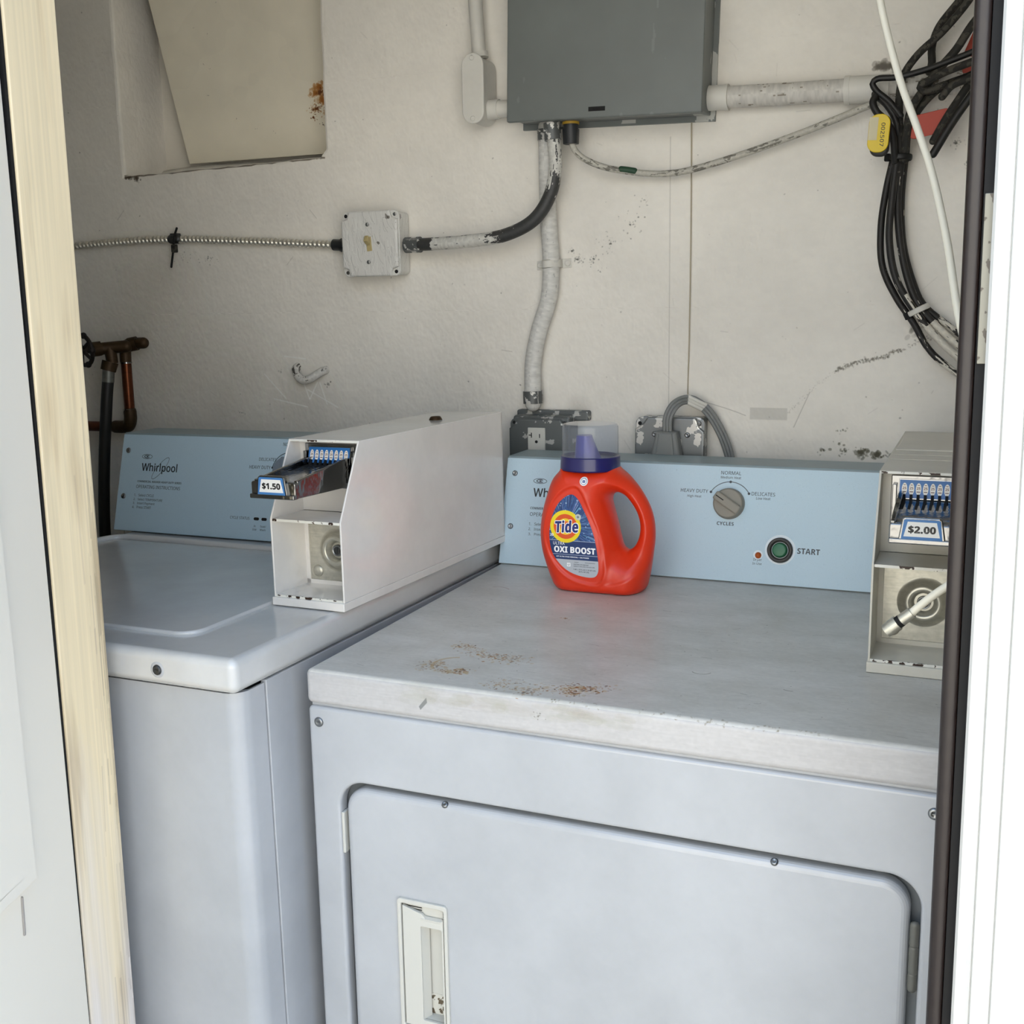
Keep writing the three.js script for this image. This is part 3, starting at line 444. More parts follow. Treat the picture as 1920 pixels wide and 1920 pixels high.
  const b = onPanel(p, 'start_button', [latheZ([[0.0128, 0.002], [0.0135, 0.006], [0.0178, 0.007], [0.0192, 0.004], [0.0196, 0]], 44)], std({ color: 0x35322e, roughness: 0.45 }), 0.4655, 0.0545);
  part('button_cap', latheZ([[0.0001, 0.0095], [0.0085, 0.0094], [0.0108, 0.008], [0.0118, 0.002]], 40), std({ color: 0x2f6f4c, roughness: 0.4 }), b);
  onPanel(p, 'indicator_light', latheZ([[0.0001, 0.005], [0.0022, 0.0046], [0.0042, 0.0028], [0.005, 0]], 24), phys({ color: 0xb5561c, roughness: 0.25 }), 0.4329, 0.0445);
}
{
  const c = coinBox('white coin box on the dryer, its coin slide priced two dollars', [0.6335, 0.0004, -0.2186], 0.111, 0.231, 0.0125, 0.47, 0.0515, '$2.00', true, enamelOld, 0.1295);
  const w = 0.111;
  part('top_cover', [box(0.004, w - 0.004, 0.2305, 0.2325, -0.40, -0.245, 0.0006, 2), box(0.004, w - 0.004, 0.2305, 0.2315, -0.235, -0.2), box(0.004, w - 0.004, 0.2305, 0.2315, -0.19, -0.155)], enamelOld, c);
}

// ------------------------------------------------------------------ detergent bottle
{
  const t = thing('detergent_bottle', 'red detergent bottle with dark blue spout collar and clear cup cap', 'detergent bottle', [0.215, 0.0006, -0.49]);
  const spl = (pts) => new THREE.CatmullRomCurve3(pts.map(([x, y]) => new THREE.Vector3(x, y, 0)), true, 'centripetal').getPoints(130).slice(0, -1).map((p) => [p.x, p.y]);
  const outline = spl([[-0.058, 0.190], [-0.062, 0.182], [-0.0735, 0.168], [-0.082, 0.146], [-0.0905, 0.116], [-0.094, 0.086], [-0.091, 0.056], [-0.081, 0.024], [-0.0725, 0.002], [-0.068, -0.03], [0.0, -0.034], [0.066, -0.03], [0.0715, 0.002], [0.078, 0.032], [0.083, 0.061], [0.0855, 0.088], [0.083, 0.113], [0.075, 0.136], [0.061, 0.158], [0.045, 0.175], [0.031, 0.186], [0.026, 0.190], [-0.016, 0.192]]);
  const hole = spl([[0.017, 0.138], [0.021, 0.147], [0.029, 0.1505], [0.038, 0.147], [0.05, 0.134], [0.059, 0.118], [0.0628, 0.1], [0.0605, 0.082], [0.053, 0.068], [0.045, 0.0635], [0.037, 0.068], [0.032, 0.082], [0.026, 0.105], [0.020, 0.124]]);
  const panel = spl([[-0.026, 0.162], [-0.018, 0.156], [-0.003, 0.125], [0.012, 0.088], [0.018, 0.054], [0.0175, 0.028], [0.010, 0.0165], [-0.012, 0.0165], [-0.04, 0.026], [-0.065, 0.052], [-0.0765, 0.085], [-0.072, 0.115], [-0.060, 0.140], [-0.044, 0.156]]);
  const sd = (P, x, y) => { let d = 1e9, inn = false; for (let i = 0, j = P.length - 1; i < P.length; j = i++) { const [ax, ay] = P[j], [bx, by] = P[i], ex = bx - ax, ey = by - ay, wx = x - ax, wy = y - ay, k = Math.max(0, Math.min(1, (wx * ex + wy * ey) / (ex * ex + ey * ey))), dx = wx - ex * k, dy = wy - ey * k; d = Math.min(d, dx * dx + dy * dy); if (ay > y !== by > y && x < (bx - ax) * (y - ay) / (by - ay) + ax) inn = !inn; } return (inn ? 1 : -1) * Math.sqrt(d); };
  const ss = (a, b, x) => { const k = Math.max(0, Math.min(1, (x - a) / (b - a))); return k * k * (3 - 2 * k); };
  const at2 = (x, y) => {
    const a = sd(outline, x, y), b = -sd(hole, x, y), d = Math.min(a, b), pn = sd(panel, x, y);
    const Hd = 0.044 - 0.022 * ss(0.006, 0.055, x) * ss(0.02, 0.07, y) * (1 - 0.55 * ss(0.145, 0.18, y)), R = 0.030;
    const arc = Math.hypot((x - 0.012) / 1.05, y - 0.098) - 0.0835, sweep = ss(0.016, 0.03, x) * ss(0.075, 0.05, y);
    return { d, R, Hd, dent: 0.0022 * sweep * ss(0.002, -0.003, arc) + 0.0016 * ss(-0.0012, 0.0022, pn) - 0.0009 * Math.exp(-((pn + 0.0022) ** 2) / 8e-6) };
  };
  const g3 = (q, z) => { const Hd = z > 0 ? q.Hd - q.dent : q.Hd, k = Math.max(0, 1 - q.d / q.R); return Math.sqrt((Hd * k) ** 2 + z * z) - Hd; };
  const N = 118, half = 0.105, mc = new MarchingCubes(N, new THREE.MeshStandardMaterial(), false, false, 300000);
  mc.isolation = 0;
  for (let j = 0; j < N; j++) for (let i = 0; i < N; i++) {
    const x = ((i - N / 2) / (N / 2)) * half, y = 0.094 + ((j - N / 2) / (N / 2)) * half, q = at2(x, y);
    for (let k = 0; k < N; k++) { const z = ((k - N / 2) / (N / 2)) * half; let f = g3(q, z); const e = 0.011; const f2 = 0.0 - y; { const a = Math.max(f + e, 0), b = Math.max(f2 + e, 0); f = Math.min(Math.max(f, f2), 0) > -e ? Math.hypot(a, b) - e : Math.max(f, f2); } mc.field[i + j * N + k * N * N] = -Math.max(-0.05, Math.min(0.05, f)); }
  }
  mc.update();
  const n = mc.count, P = mc.positionArray.slice(0, n * 3), Q = mc.normalArray.slice(0, n * 3), g = new THREE.BufferGeometry();
  for (let i = 0; i < n; i++) { P[3 * i] *= half; P[3 * i + 1] = P[3 * i + 1] * half + 0.094; P[3 * i + 2] *= half; }
  g.setAttribute('position', new THREE.BufferAttribute(P, 3)); g.setAttribute('normal', new THREE.BufferAttribute(Q, 3)); g.setAttribute('uv', new THREE.BufferAttribute(new Float32Array(n * 2), 2));
  const red = phys({ color: 0xe0340e, roughness: 0.38, clearcoat: 0.15, clearcoatRoughness: 0.3 });
  part('bottle_body', g, red, t);
  // printed label following the front
  const lp = spl([[-0.0385, 0.148], [-0.053, 0.135], [-0.0645, 0.110], [-0.0675, 0.081], [-0.061, 0.056], [-0.041, 0.035], [-0.018, 0.0265], [0.004, 0.0265], [0.0095, 0.034], [0.0075, 0.068], [0.0005, 0.097], [-0.0115, 0.125], [-0.022, 0.144], [-0.030, 0.150]]);
  const bx = [-0.068, 0.010], by = [0.026, 0.1505], tex = canvas(780, 1245, (c, w, h) => {
    const S = w / 0.078, X = (x) => (x - bx[0]) * S, Y = (y) => h - (y - by[0]) * S;
    c.fillStyle = '#2c4f86'; c.fillRect(0, 0, w, h);
    const cx = X(-0.0415), cy = Y(0.101);
    for (let i = 0; i < 420; i++) { const a = rr(0, 6.28), r0 = rr(0.02, 0.045) * S, r1 = r0 + rr(0.004, 0.03) * S; c.strokeStyle = rnd() > 0.45 ? `rgba(${rr(120, 200) | 0},${rr(170, 215) | 0},230,${rr(0.2, 0.65)})` : 'rgba(16,34,74,.5)'; c.lineWidth = rr(2, 11); c.beginPath(); c.moveTo(cx + Math.cos(a) * r0, cy + Math.sin(a) * r0); c.lineTo(cx + Math.cos(a) * r1, cy + Math.sin(a) * r1); c.stroke(); }
    for (let i = 0; i < 70; i++) { c.fillStyle = 'rgba(210,232,245,.6)'; c.beginPath(); c.arc(rr(0, w), rr(0, Y(0.08)), rr(3, 12), 0, 7); c.fill(); }
    c.fillStyle = '#1d3768'; c.fillRect(0, Y(0.0795), w, Y(0.0505) - Y(0.0795));
    c.fillStyle = '#dfe8f0'; c.fillRect(0, Y(0.0798), w, 5); c.fillRect(0, Y(0.0585), w, 5);
    c.fillStyle = '#b9bec4'; c.fillRect(0, Y(0.0508), w, h);
    c.fillStyle = '#f4d91f'; c.beginPath(); c.ellipse(cx, cy, 0.0245 * S, 0.0248 * S, 0, 0, 7); c.fill();
    c.fillStyle = '#e3571d'; c.beginPath(); c.ellipse(cx, cy, 0.0188 * S, 0.019 * S, 0, 0, 7); c.fill();
    c.fillStyle = '#f6d028'; c.beginPath(); c.ellipse(cx, cy, 0.0125 * S, 0.0125 * S, 0, 0, 7); c.fill();
    c.fillStyle = '#e8722a'; c.beginPath(); c.ellipse(cx, cy, 0.0085 * S, 0.0085 * S, 0, 0, 7); c.fill();
    c.save(); c.translate(X(-0.0395), Y(0.1005)); c.rotate(-0.06); c.transform(1, 0, -0.12, 1, 0, 0); c.lineJoin = 'round';
    c.font = 'bold 40px sans-serif'; const k = (40 * 0.038 * S) / c.measureText('Tide').width; c.font = `bold ${k}px sans-serif`; c.textAlign = 'center'; c.textBaseline = 'middle';
    c.scale(1, 1.25); c.lineWidth = 24; c.strokeStyle = '#ffffff'; c.strokeText('Tide', 0, 0); c.fillStyle = '#1c2a72'; c.lineWidth = 7; c.strokeStyle = '#1c2a72'; c.strokeText('Tide', 0, 0); c.fillText('Tide', 0, 0); c.restore();
    c.fillStyle = '#c3c8c0'; c.beginPath(); c.arc(X(-0.0215), Y(0.1165), 0.0046 * S, 0, 7); c.fill(); c.fillStyle = '#2a3550'; fit(c, '+', X(-0.0215), Y(0.1165), 46, 'bold');
    c.fillStyle = '#ffffff'; fit(c, '20', X(-0.0635), Y(0.0875), 0.006 * S, 'bold');
    fit(c, 'ULTRA', X(-0.0525), Y(0.0748), 0.019 * S);
    c.lineWidth = 5; c.strokeStyle = '#ffffff'; c.lineJoin = 'round'; fit(c, 'OXI BOOST', X(-0.0275), Y(0.0656), 0.066 * S, 'bold'); c.strokeText('OXI BOOST', X(-0.0275), Y(0.0656));
    fit(c, 'HIT ULTRA STAIN REMOVAL + OXI POWER', X(-0.0305), Y(0.0548), 0.052 * S, 'bold');
    c.fillStyle = '#2c3038'; c.fillRect(X(-0.028), Y(0.0475), 0.007 * S, 5); c.fillRect(X(-0.011), Y(0.0475), 0.016 * S, 5);
    fit(c, 'CAUTION: EYE IRRITANT', X(-0.029), Y(0.0438), 0.024 * S, 'bold', 'sans-serif', 'left'); fit(c, 'HARMFUL IF SWALLOWED. READ BACK LABEL.', X(-0.029), Y(0.041), 0.034 * S, 'bold', 'sans-serif', 'left');
    fit(c, '1.08 L, 37 FL OZ (1.15 QT) LIQ.', X(-0.0115), Y(0.0362), 0.036 * S, 'bold'); fit(c, '20 FL OZ LIQ.', X(-0.0125), Y(0.0330), 0.017 * S, 'bold');
    c.fillStyle = '#fff'; c.fillRect(X(-0.0395), Y(0.0455), 0.0055 * S, 0.0055 * S); c.fillStyle = '#333'; fit(c, 'LZ', X(-0.0368), Y(0.0427), 0.0036 * S, 'bold');
  });
  const ctr = [-0.03, 0.085], rings = 16, pos = [], uvs = [], idx = [];
  const zf = (x, y) => { const q = at2(x, y), k = Math.max(0, 1 - q.d / q.R); return (q.Hd - q.dent) * Math.sqrt(Math.max(0, 1 - k * k)) + 0.0007; };
  for (let r = 0; r <= rings; r++) for (const [x, y] of lp) { const k = r / rings, X = ctr[0] + (x - ctr[0]) * k, Y = ctr[1] + (y - ctr[1]) * k; pos.push(X, Y, zf(X, Y)); uvs.push((X - bx[0]) / (bx[1] - bx[0]), (Y - by[0]) / (by[1] - by[0])); }
  const m = lp.length; for (let r = 0; r < rings; r++) for (let i = 0; i < m; i++) { const a = r * m + i, b = r * m + (i + 1) % m; idx.push(a, a + m, b, b, a + m, b + m); }
  let lg = new THREE.BufferGeometry(); lg.setAttribute('position', new THREE.Float32BufferAttribute(pos, 3)); lg.setAttribute('uv', new THREE.Float32BufferAttribute(uvs, 2)); lg.setIndex(idx); lg.computeVertexNormals();
  if (lg.attributes.normal.getZ(m * 4) < 0) { lg.setIndex(idx.reverse()); lg.computeVertexNormals(); }
  part('label', lg, std({ map: tex, roughness: 0.35 }), t, true).userData.label = 'blue and grey printed label';
  const st = new THREE.RingGeometry(0.00005, 0.0064, 36, 8), sp = st.attributes.position; st.translate(-0.012, 0.1708, 0);
  for (let i = 0; i < sp.count; i++) sp.setZ(i, zf(sp.getX(i), sp.getY(i)) + 0.0007);
  st.computeVertexNormals();
  const stick = part('sticker', st, std({ roughness: 0.4, map: canvas(256, 256, (c, w) => { c.fillStyle = '#f2f2f2'; c.fillRect(0, 0, w, w); c.fillStyle = '#fff'; c.strokeStyle = '#2d4c97'; c.lineWidth = 14; c.beginPath(); c.arc(w / 2, w / 2, 88, 0, 7); c.fill(); c.stroke(); c.fillStyle = '#2d4c97'; c.fillRect(84, 96, 88, 70); c.fillStyle = '#fff'; c.fillRect(96, 128, 66, 8); }) }), t, true);
  stick.userData.label = 'small round white sticker';
  const nx = -0.0165, blue = phys({ color: 0x12125c, roughness: 0.3, clearcoat: 0.3 });
  part('collar', at(latheY([[0.0, 0.183], [0.040, 0.183], [0.0452, 0.1835], [0.0455, 0.186], [0.0446, 0.203], [0.0438, 0.2045], [0.0405, 0.2045], [0.0395, 0.200], [0.0, 0.199]], 64), nx, 0, 0), blue, t);
  part('spout', [(() => { const s = new THREE.CylinderGeometry(0.0165, 0.0195, 0.036, 36, 8, false), p = s.attributes.position; for (let i = 0; i < p.count; i++) { const top = p.getY(i) / 0.036 + 0.5; if (p.getX(i) > 0) p.setX(i, p.getX(i) * (1.15 - 0.75 * top)); p.setZ(i, p.getZ(i) * (1 - 0.25 * top)); } s.computeVertexNormals(); return at(s, nx - 0.002, 0.217, 0.008); })()], phys({ color: 0x34389c, roughness: 0.4 }), t);
  part('cup_cap', at(latheY([[0.0428, 0.2035], [0.0424, 0.206], [0.0420, 0.248], [0.0405, 0.2515], [0.037, 0.2525], [0.0, 0.253]], 64), nx, 0, 0), phys({ color: 0xe8ecf2, roughness: 0.16, transmission: 0.92, thickness: 0, ior: 1.4 }), t);
}

// ------------------------------------------------------------------ things on the back wall
{
  const t = thing('metal_plate', 'large cream metal plate with a rust stain leaning in the wall recess', 'metal plate', [-0.83, 0.73, -0.902]); t.rotation.x = 0.127;
  const map = canvas(1024, 1024, (g, w, h) => {
    const S = w / 0.46, X = (x) => (x + 0.05) * S, Y = (y) => h - y * S, im = g.createImageData(w, h);
    for (let j = 0; j < h; j++) for (let i = 0; i < w; i++) { const k = 1 + 0.08 * (fbm(i / 190, j / 190, 64, 171, 4) - 0.5), q = (j * w + i) * 4, b = fbm(i / 300, j / 300, 64, 172, 3) > 0.6 ? 0.99 : 1; im.data[q] = 240 * k * b; im.data[q + 1] = 232 * k * b; im.data[q + 2] = 212 * k * b; im.data[q + 3] = 255; }
    g.putImageData(im, 0, 0);
    for (const [x, y, n, s, sp] of [[0.325, 0.115, 60, 8, 40], [0.335, 0.125, 40, 9, 30], [0.34, 0.10, 50, 9, 40], [0.322, 0.085, 40, 4, 34], [0.345, 0.075, 34, 5, 34]]) { speck(g, X(x), Y(y), s * 1.4, [186, 134, 70], n, sp * 1.5, 0.3); speck(g, X(x), Y(y), s, [164, 100, 40], n, sp * 1.3, 0.5); }
    for (const [x, y, n, s, sp] of [[0.325, 0.085, 46, 3.4, 40], [0.315, 0.07, 26, 3, 26], [0.337, 0.115, 30, 5, 26]]) speck(g, X(x), Y(y), s * 1.2, [104, 56, 20], n * 1.5, sp * 1.4, 0.8);
    speck(g, X(0.335), Y(0.055), 2.4, [60, 46, 34], 12, 22, 0.8);
    for (const [x, y] of [[0.06, 0.26], [0.09, 0.245], [0.07, 0.19], [0.085, 0.18], [0.07, 0.13], [0.13, 0.08], [0.18, 0.06], [0.22, 0.05], [0.12, 0.3]]) speck(g, X(x), Y(y), 1.6, [60, 52, 44], 3, 16, 0.8);
  });
  map.repeat.set(1 / 0.46, 1 / 0.46); map.offset.set(0.05 / 0.46, 0);
  part('plate', ext(poly([[0.0, 0.0], [0.398, 0.0], [0.398, 0.62], [-0.084, 0.62]]), -0.003, 0, 0.0008, 2), std({ map, roughness: 0.5 }), t);
}
{
  const t = thing('electrical_panel', 'grey steel electrical box high on the back wall', 'electrical box', [-0.025, 0.73, -0.8]); t.rotation.z = -0.026;
  part('box', [box(0.004, 0.328, 0.006, 0.62, 0.0005, 0.078, 0.001, 2)], greyPainted, t);
  part('cover', ext(rrect(0, 0.3325, 0, 0.62, 0.003), 0.074, 0.0855, 0.0028, 3), greyPanel, t);
  part('flange', box(-0.002, 0.336, -0.003, 0.62, 0.0, 0.006), greyPainted, t);
  part('latch_slot', [box(0.145, 0.1735, 0.0105, 0.0175, 0.0852, 0.0858), box(0.152, 0.166, 0.0125, 0.0155, 0.0855, 0.0866, 0.0005, 2)], black, t);
}
{
  const t = thing('conduit_fitting', 'white pill-shaped conduit fitting beside the grey electrical box', 'conduit fitting', [-0.0955, 0.736, -0.8]);
  const pill = (x0, x1, y0, y1) => rrect(x0, x1, y0, y1, (x1 - x0) / 2 - 1e-4);
  part('fitting_housing', [ext(pill(-0.0185, 0.0185, 0.002, 0.113), 0.004, 0.06, 0.003, 3), cyl([0.0, 0.112, 0.032], [-0.0015, 0.121, 0.032], 0.0155), cyl([0.014, 0.026, 0.034], [0.036, 0.0255, 0.034], 0.0165)], whitePaint, t);
  part('fitting_cover', ext(pill(-0.0205, 0.0205, 0, 0.1155), 0.059, 0.0655, 0.0022, 3), whitePaint, t);
  for (const y of [0.0085, 0.107]) { const s = part('cover_screw', screwHead(0.0045), whitePaint, t); s.position.set(0, y, 0.0656); }
}
function tubeThing(name, label, category, pts, r, mat, n = 80, group, keepUV = false, caps = true) {
  const o = pts[0], t = thing(name, label, category, o, group), loc = pts.map((p) => [p[0] - o[0], p[1] - o[1], p[2] - o[2]]);
  part(name.split('_').at(-1) === 'cable' ? 'cable_sheath' : 'tube', tube(loc, r, n, 16, caps), mat, t, keepUV);
  return { t, loc, o };
}
{
  const a = tubeThing('conduit', 'short white upright conduit above the pill-shaped fitting', 'conduit', [[-0.097, 0.856, -0.768], [-0.103, 0.95, -0.77], [-0.107, 1.1, -0.77], [-0.108, 1.4, -0.77]], 0.0122, whitePaint, 30);
  tubeThing('conduit_nipple', 'short white nipple between the pill-shaped fitting and the grey box', 'conduit', [[-0.06, 0.7615, -0.766], [-0.026, 0.76, -0.766]], 0.0145, whitePaint, 6);
  const tex = chips(0.46, 0.09, [214, 212, 206], [168, 168, 164], () => 0.2), v = [[0.0225, 0.728, -0.78], [0.0225, 0.66, -0.78], [0.0235, 0.584, -0.78], [0.0275, 0.503, -0.78], [0.023, 0.439, -0.78], [0.004, 0.383, -0.78], [-0.008, 0.326, -0.779], [-0.0075, 0.254, -0.775]];
  const c = tubeThing('conduit', 'tall white conduit with an offset bend running down to the left outlet box', 'conduit', v, 0.0148, std({ map: tex, roughness: 0.5 }), 120, undefined, true);
  part('connector', cyl([0.0, -0.004, 0], [0.0005, -0.022, 0], 0.0168), couple, c.t); part('connector', cyl([-0.0305, -0.452, 0.005], [-0.0300, -0.474, 0.005], 0.0178), couple, c.t);
  const s = thing('conduit_strap', 'white strap with screwed ears across the tall conduit', 'pipe strap', [0.0265, 0.498, -0.8]); s.rotation.z = 0.05;
  part('strap_band', [new THREE.TorusGeometry(0.0158, 0.0011, 8, 30, Math.PI).scale(1, 1.3, 6.5).rotateX(Math.PI / 2).translate(0, 0, 0.0145), box(-0.0165, -0.0145, -0.007, 0.007, 0, 0.015), box(0.0145, 0.0165, -0.007, 0.007, 0, 0.015), box(-0.0325, -0.015, -0.008, 0.008, 0, 0.002, 0.0009, 2), box(0.015, 0.0325, -0.008, 0.008, 0, 0.002, 0.0009, 2)], whitePaint, s);
  for (const x of [-0.026, 0.026]) { const k = part('strap_screw', screwHead(0.0055), whitePaint, s); k.position.set(x, 0, 0.0025); }
  const rt = chips(0.34, 0.11, [206, 202, 194], [128, 118, 104], (u, v) => 0.27 + (v > 0.55 && v < 0.72 && u < 0.6 ? 0.1 : 0) + (u > 0.8 ? 0.06 : 0));
  const r = tubeThing('conduit', 'white horizontal conduit with flaking paint right of the grey electrical box', 'conduit', [[0.302, 0.752, -0.779], [0.432, 0.7485, -0.779], [0.56, 0.746, -0.779], [0.72, 0.7445, -0.779]], 0.0172, std({ map: rt, roughness: 0.55 }), 60, undefined, true);
  part('coupling', [cyl([0.002, 0, 0], [0.034, -0.001, 0], 0.0195), cyl([0.028, -0.001, 0], [0.034, -0.001, 0], 0.0205)], whitePaint, r.t);
  part('coupling', [cyl([0.216, -0.006, 0], [0.28, -0.0075, 0], 0.0205), cyl([0.214, -0.006, 0], [0.222, -0.006, 0], 0.0215)], whitePaint, r.t);
}
{
  const ct = chips(0.42, 0.075, [208, 206, 198], [58, 58, 57], (u, v) => { const d = (a, b) => Math.max(0, 1 - Math.abs(u - a) / b); return 0.22 + 0.62 * Math.min(1, 1.9 * d(0.405, 0.245)) + 0.6 * Math.min(1, 2 * d(0.91, 0.045)) + (v > 0.15 && v < 0.5 ? 0.2 : 0) * (u > 0.66 && u < 0.86 ? 1 : 0) + (v > 0.6 && u < 0.26 ? 0.18 : 0); });
  const c = tubeThing('bent_conduit', 'bent conduit of chipped black and white paint from the switch box to the grey box', 'conduit', [[0.0465, 0.722, -0.743], [0.050, 0.69, -0.743], [0.0515, 0.655, -0.743], [0.0415, 0.612, -0.743], [0.012, 0.5725, -0.743], [-0.040, 0.549, -0.743], [-0.111, 0.5405, -0.743], [-0.180, 0.5385, -0.75], [-0.238, 0.5385, -0.757]], 0.0113, std({ map: ct, roughness: 0.5 }), 140, undefined, true);
  part('connector', [cyl([-0.0015, 0.006, 0], [0.001, -0.022, 0], 0.0145), at(latheZ([[0.0001, 0.003], [0.004, 0.0028], [0.005, 0]], 16), -0.006, -0.008, 0.0142)], couple, c.t);
  part('connector', [cyl([-0.262, -0.1835, -0.013], [-0.292, -0.1835, -0.015], 0.0142)], couple, c.t);
}
{
  const t = thing('switch_box', 'square white-painted metal switch box with toggle on the back wall', 'switch box', [-0.3145, 0.543, -0.8]);
  const w = 0.0585, n = 0.0165, brushTex = canvas(512, 512, (g, W) => { g.fillStyle = '#dcdad4'; g.fillRect(0, 0, W, W); for (let i = 0; i < 240; i++) { g.strokeStyle = rnd() > 0.55 ? 'rgba(120,118,112,.22)' : 'rgba(246,245,240,.4)'; g.lineWidth = rr(1, 5); const x = rr(0, W), y = rr(0, W); g.beginPath(); g.moveTo(x, y); g.bezierCurveTo(x + rr(-8, 8), y + 30, x + rr(-12, 30), y + 70, x + rr(-10, 50), y + rr(50, 130)); g.stroke(); } speck(g, 420, 70, 16, [90, 84, 76], 12, 30, 0.7); speck(g, 330, 250, 10, [96, 92, 84], 10, 26, 0.6); for (let i = 0; i < 24; i++) speck(g, rr(0, W), rr(0, W), 3, [80, 76, 70], 2, 6, 0.6); });
  brushTex.repeat.set(1 / 0.125, 1 / 0.125); brushTex.offset.set(0.5, 0.5);
  const bm = std({ map: brushTex, roughness: 0.45 });
  part('box', box(-w + 0.002, w - 0.002, -w + 0.002, w - 0.002, 0, 0.046, 0.009, 4), bm, t);
  part('box_cover', [ext(rrect(-w - 0.001, w + 0.001, -w, w, 0.011), 0.043, 0.049, 0.0015, 2), ext(poly([[-w + n, -w], [w - n, -w], [w - n * 0.75, -w + n * 0.75], [w, -w + n], [w, w - n], [w - n * 0.75, w - n * 0.75], [w - n, w], [-w + n, w], [-w + n * 0.75, w - n * 0.75], [-w, w - n], [-w, -w + n], [-w + n * 0.75, -w + n * 0.75]]), 0.047, 0.0565, 0.004, 4)], bm, t);
  const tg = part('toggle', [box(-0.0052, 0.0052, -0.0135, 0.0125, 0.055, 0.058, 0.001, 2), box(-0.0042, 0.0042, -0.006, 0.006, 0, 0.0125, 0.0016, 2).rotateX(-0.6).translate(0, 0.0025, 0.057)], std({ color: 0xb9a877, roughness: 0.45 }), t); tg.rotation.z = 0.08;
  for (const y of [0.034, -0.033]) { const s = part('plate_screw', screwHead(0.0036), couple, t); s.position.set(-0.002, y, 0.0568); }
  for (const [x, y, m] of [[-w + 0.0075, w - 0.0075, black], [w - 0.0075, w - 0.0075, couple], [-w + 0.0075, -w + 0.0075, screwSteel], [w - 0.0075, -w + 0.0075, black]]) { const s = part('corner_hole', latheZ([[0.0001, 0.0008], [0.0032, 0.0008], [0.0034, 0]], 18), m, t); s.position.set(x, y, 0.0492); }
}
{
  // ribbed flexible metal conduit: one swept surface with ridges
  const pts = [[-1.29, 0.545, -0.788], [-1.112, 0.559, -0.788], [-1.058, 0.564, -0.788], [-0.923, 0.5695, -0.788], [-0.80, 0.570, -0.788], [-0.593, 0.5585, -0.788], [-0.40, 0.545, -0.785]], o = pts[0];
  const t = thing('flexible_conduit', 'ribbed steel flexible conduit running left from the switch box', 'flexible conduit', o), c = new THREE.CatmullRomCurve3(pts.map((p) => V(p).sub(V(o))));
  const n = 1500, g = new THREE.TubeGeometry(c, n, 0.0068, 12), p = g.attributes.position, L = c.getLength(), q = new THREE.Vector3();
  for (let i = 0; i <= n; i++) { c.getPointAt(i / n, q); for (let k = 0; k <= 12; k++) { const j = i * 13 + k, s = 1 + 0.2 * Math.sin((i / n) * L / 0.0098 * 6.2832 + (k / 12) * 6.2832); p.setXYZ(j, q.x + (p.getX(j) - q.x) * s, q.y + (p.getY(j) - q.y) * s, q.z + (p.getZ(j) - q.z) * s); } }
  g.computeVertexNormals();
  part('ribbed_sheath', g, std({ color: 0xd6d2c6, metalness: 0.75, roughness: 0.3 }), t, true);
  part('end_connector', [cyl([0.875, 0.001, 0.002], [0.902, -0.001, 0.004], 0.0108), cyl([0.893, 0, 0.003], [0.902, -0.001, 0.004], 0.0128)], darkSteel, t);
  const s = thing('cable_tie', 'black tie and clamp around the ribbed steel conduit', 'cable tie', [-0.785, 0.569, -0.79]);
  part('clamp', [...tube([[-0.012, 0.001, 0.002], [0.004, 0.001, 0.002]], 0.0094, 6, 14), box(-0.014, 0.004, 0.006, 0.0125, -0.008, 0.006, 0.002, 2)], darkSteel, s);
  part('tie_strap', [...tube([[0.004, 0.022, 0.004], [0.0015, 0.008, 0.009], [0.000, -0.004, 0.011], [-0.003, -0.012, 0.009]], 0.0022, 20, 8), ...tube([[-0.004, -0.02, 0.009], [-0.0095, -0.042, 0.009], [-0.0115, -0.054, 0.010]], 0.0022, 14, 8)], black, s);
  part('tie_head', box(-0.0075, 0.0035, -0.026, -0.010, 0.003, 0.013, 0.002, 2), cableDusty, s);
}
{
  const tt = chips(0.56, 0.02, [190, 186, 174], [122, 118, 108], (u, v) => 0.38 + (v > 0.2 && v < 0.45 ? 0.16 : 0));
  const c = tubeThing('thin_conduit', 'thin grey-painted cable sagging from the grey box to the cables at right', 'cable', [[0.0785, 0.70, -0.746], [0.084, 0.684, -0.746], [0.0965, 0.6705, -0.747], [0.128, 0.6545, -0.757], [0.172, 0.6445, -0.768], [0.222, 0.6385, -0.775], [0.263, 0.6400, -0.775], [0.324, 0.652, -0.775], [0.451, 0.687, -0.775], [0.572, 0.7265, -0.772]], 0.0052, std({ map: tt, roughness: 0.55 }), 160, undefined, true);
  part('green_mark', tube([[0.082, -0.0517, -0.0185], [0.094, -0.0535, -0.0206], [0.104, -0.0555, -0.0225]], 0.0055, 10, 14), std({ color: 0x24452f, roughness: 0.6 }), c.t);
  const g = thing('cable_gland', 'black cable gland with a yellow ring under the grey box', 'cable gland', [0.0785, 0.692, -0.746]);
  part('gland_nut', [new THREE.CylinderGeometry(0.0145, 0.0135, 0.024, 6).translate(0, 0.012, 0), new THREE.CylinderGeometry(0.0125, 0.0125, 0.01, 24).translate(0, 0.028, 0)], std({ color: 0x26282a, roughness: 0.5 }), g);
  part('sealing_ring', new THREE.CylinderGeometry(0.0142, 0.0142, 0.004, 28).translate(0, 0.0335, 0), std({ color: 0xb7922a, roughness: 0.5 }), g);
}
tubeThing('thin_wire', 'thin beige wire hanging straight down the wall to the dryer plug', 'wire', [[0.271, 0.73, -0.797], [0.2720, 0.6, -0.797], [0.2722, 0.487, -0.797], [0.2716, 0.37, -0.797], [0.271, 0.264, -0.796], [0.2755, 0.262, -0.785]], 0.0011, std({ color: 0xb0a58f, roughness: 0.6 }), 60);
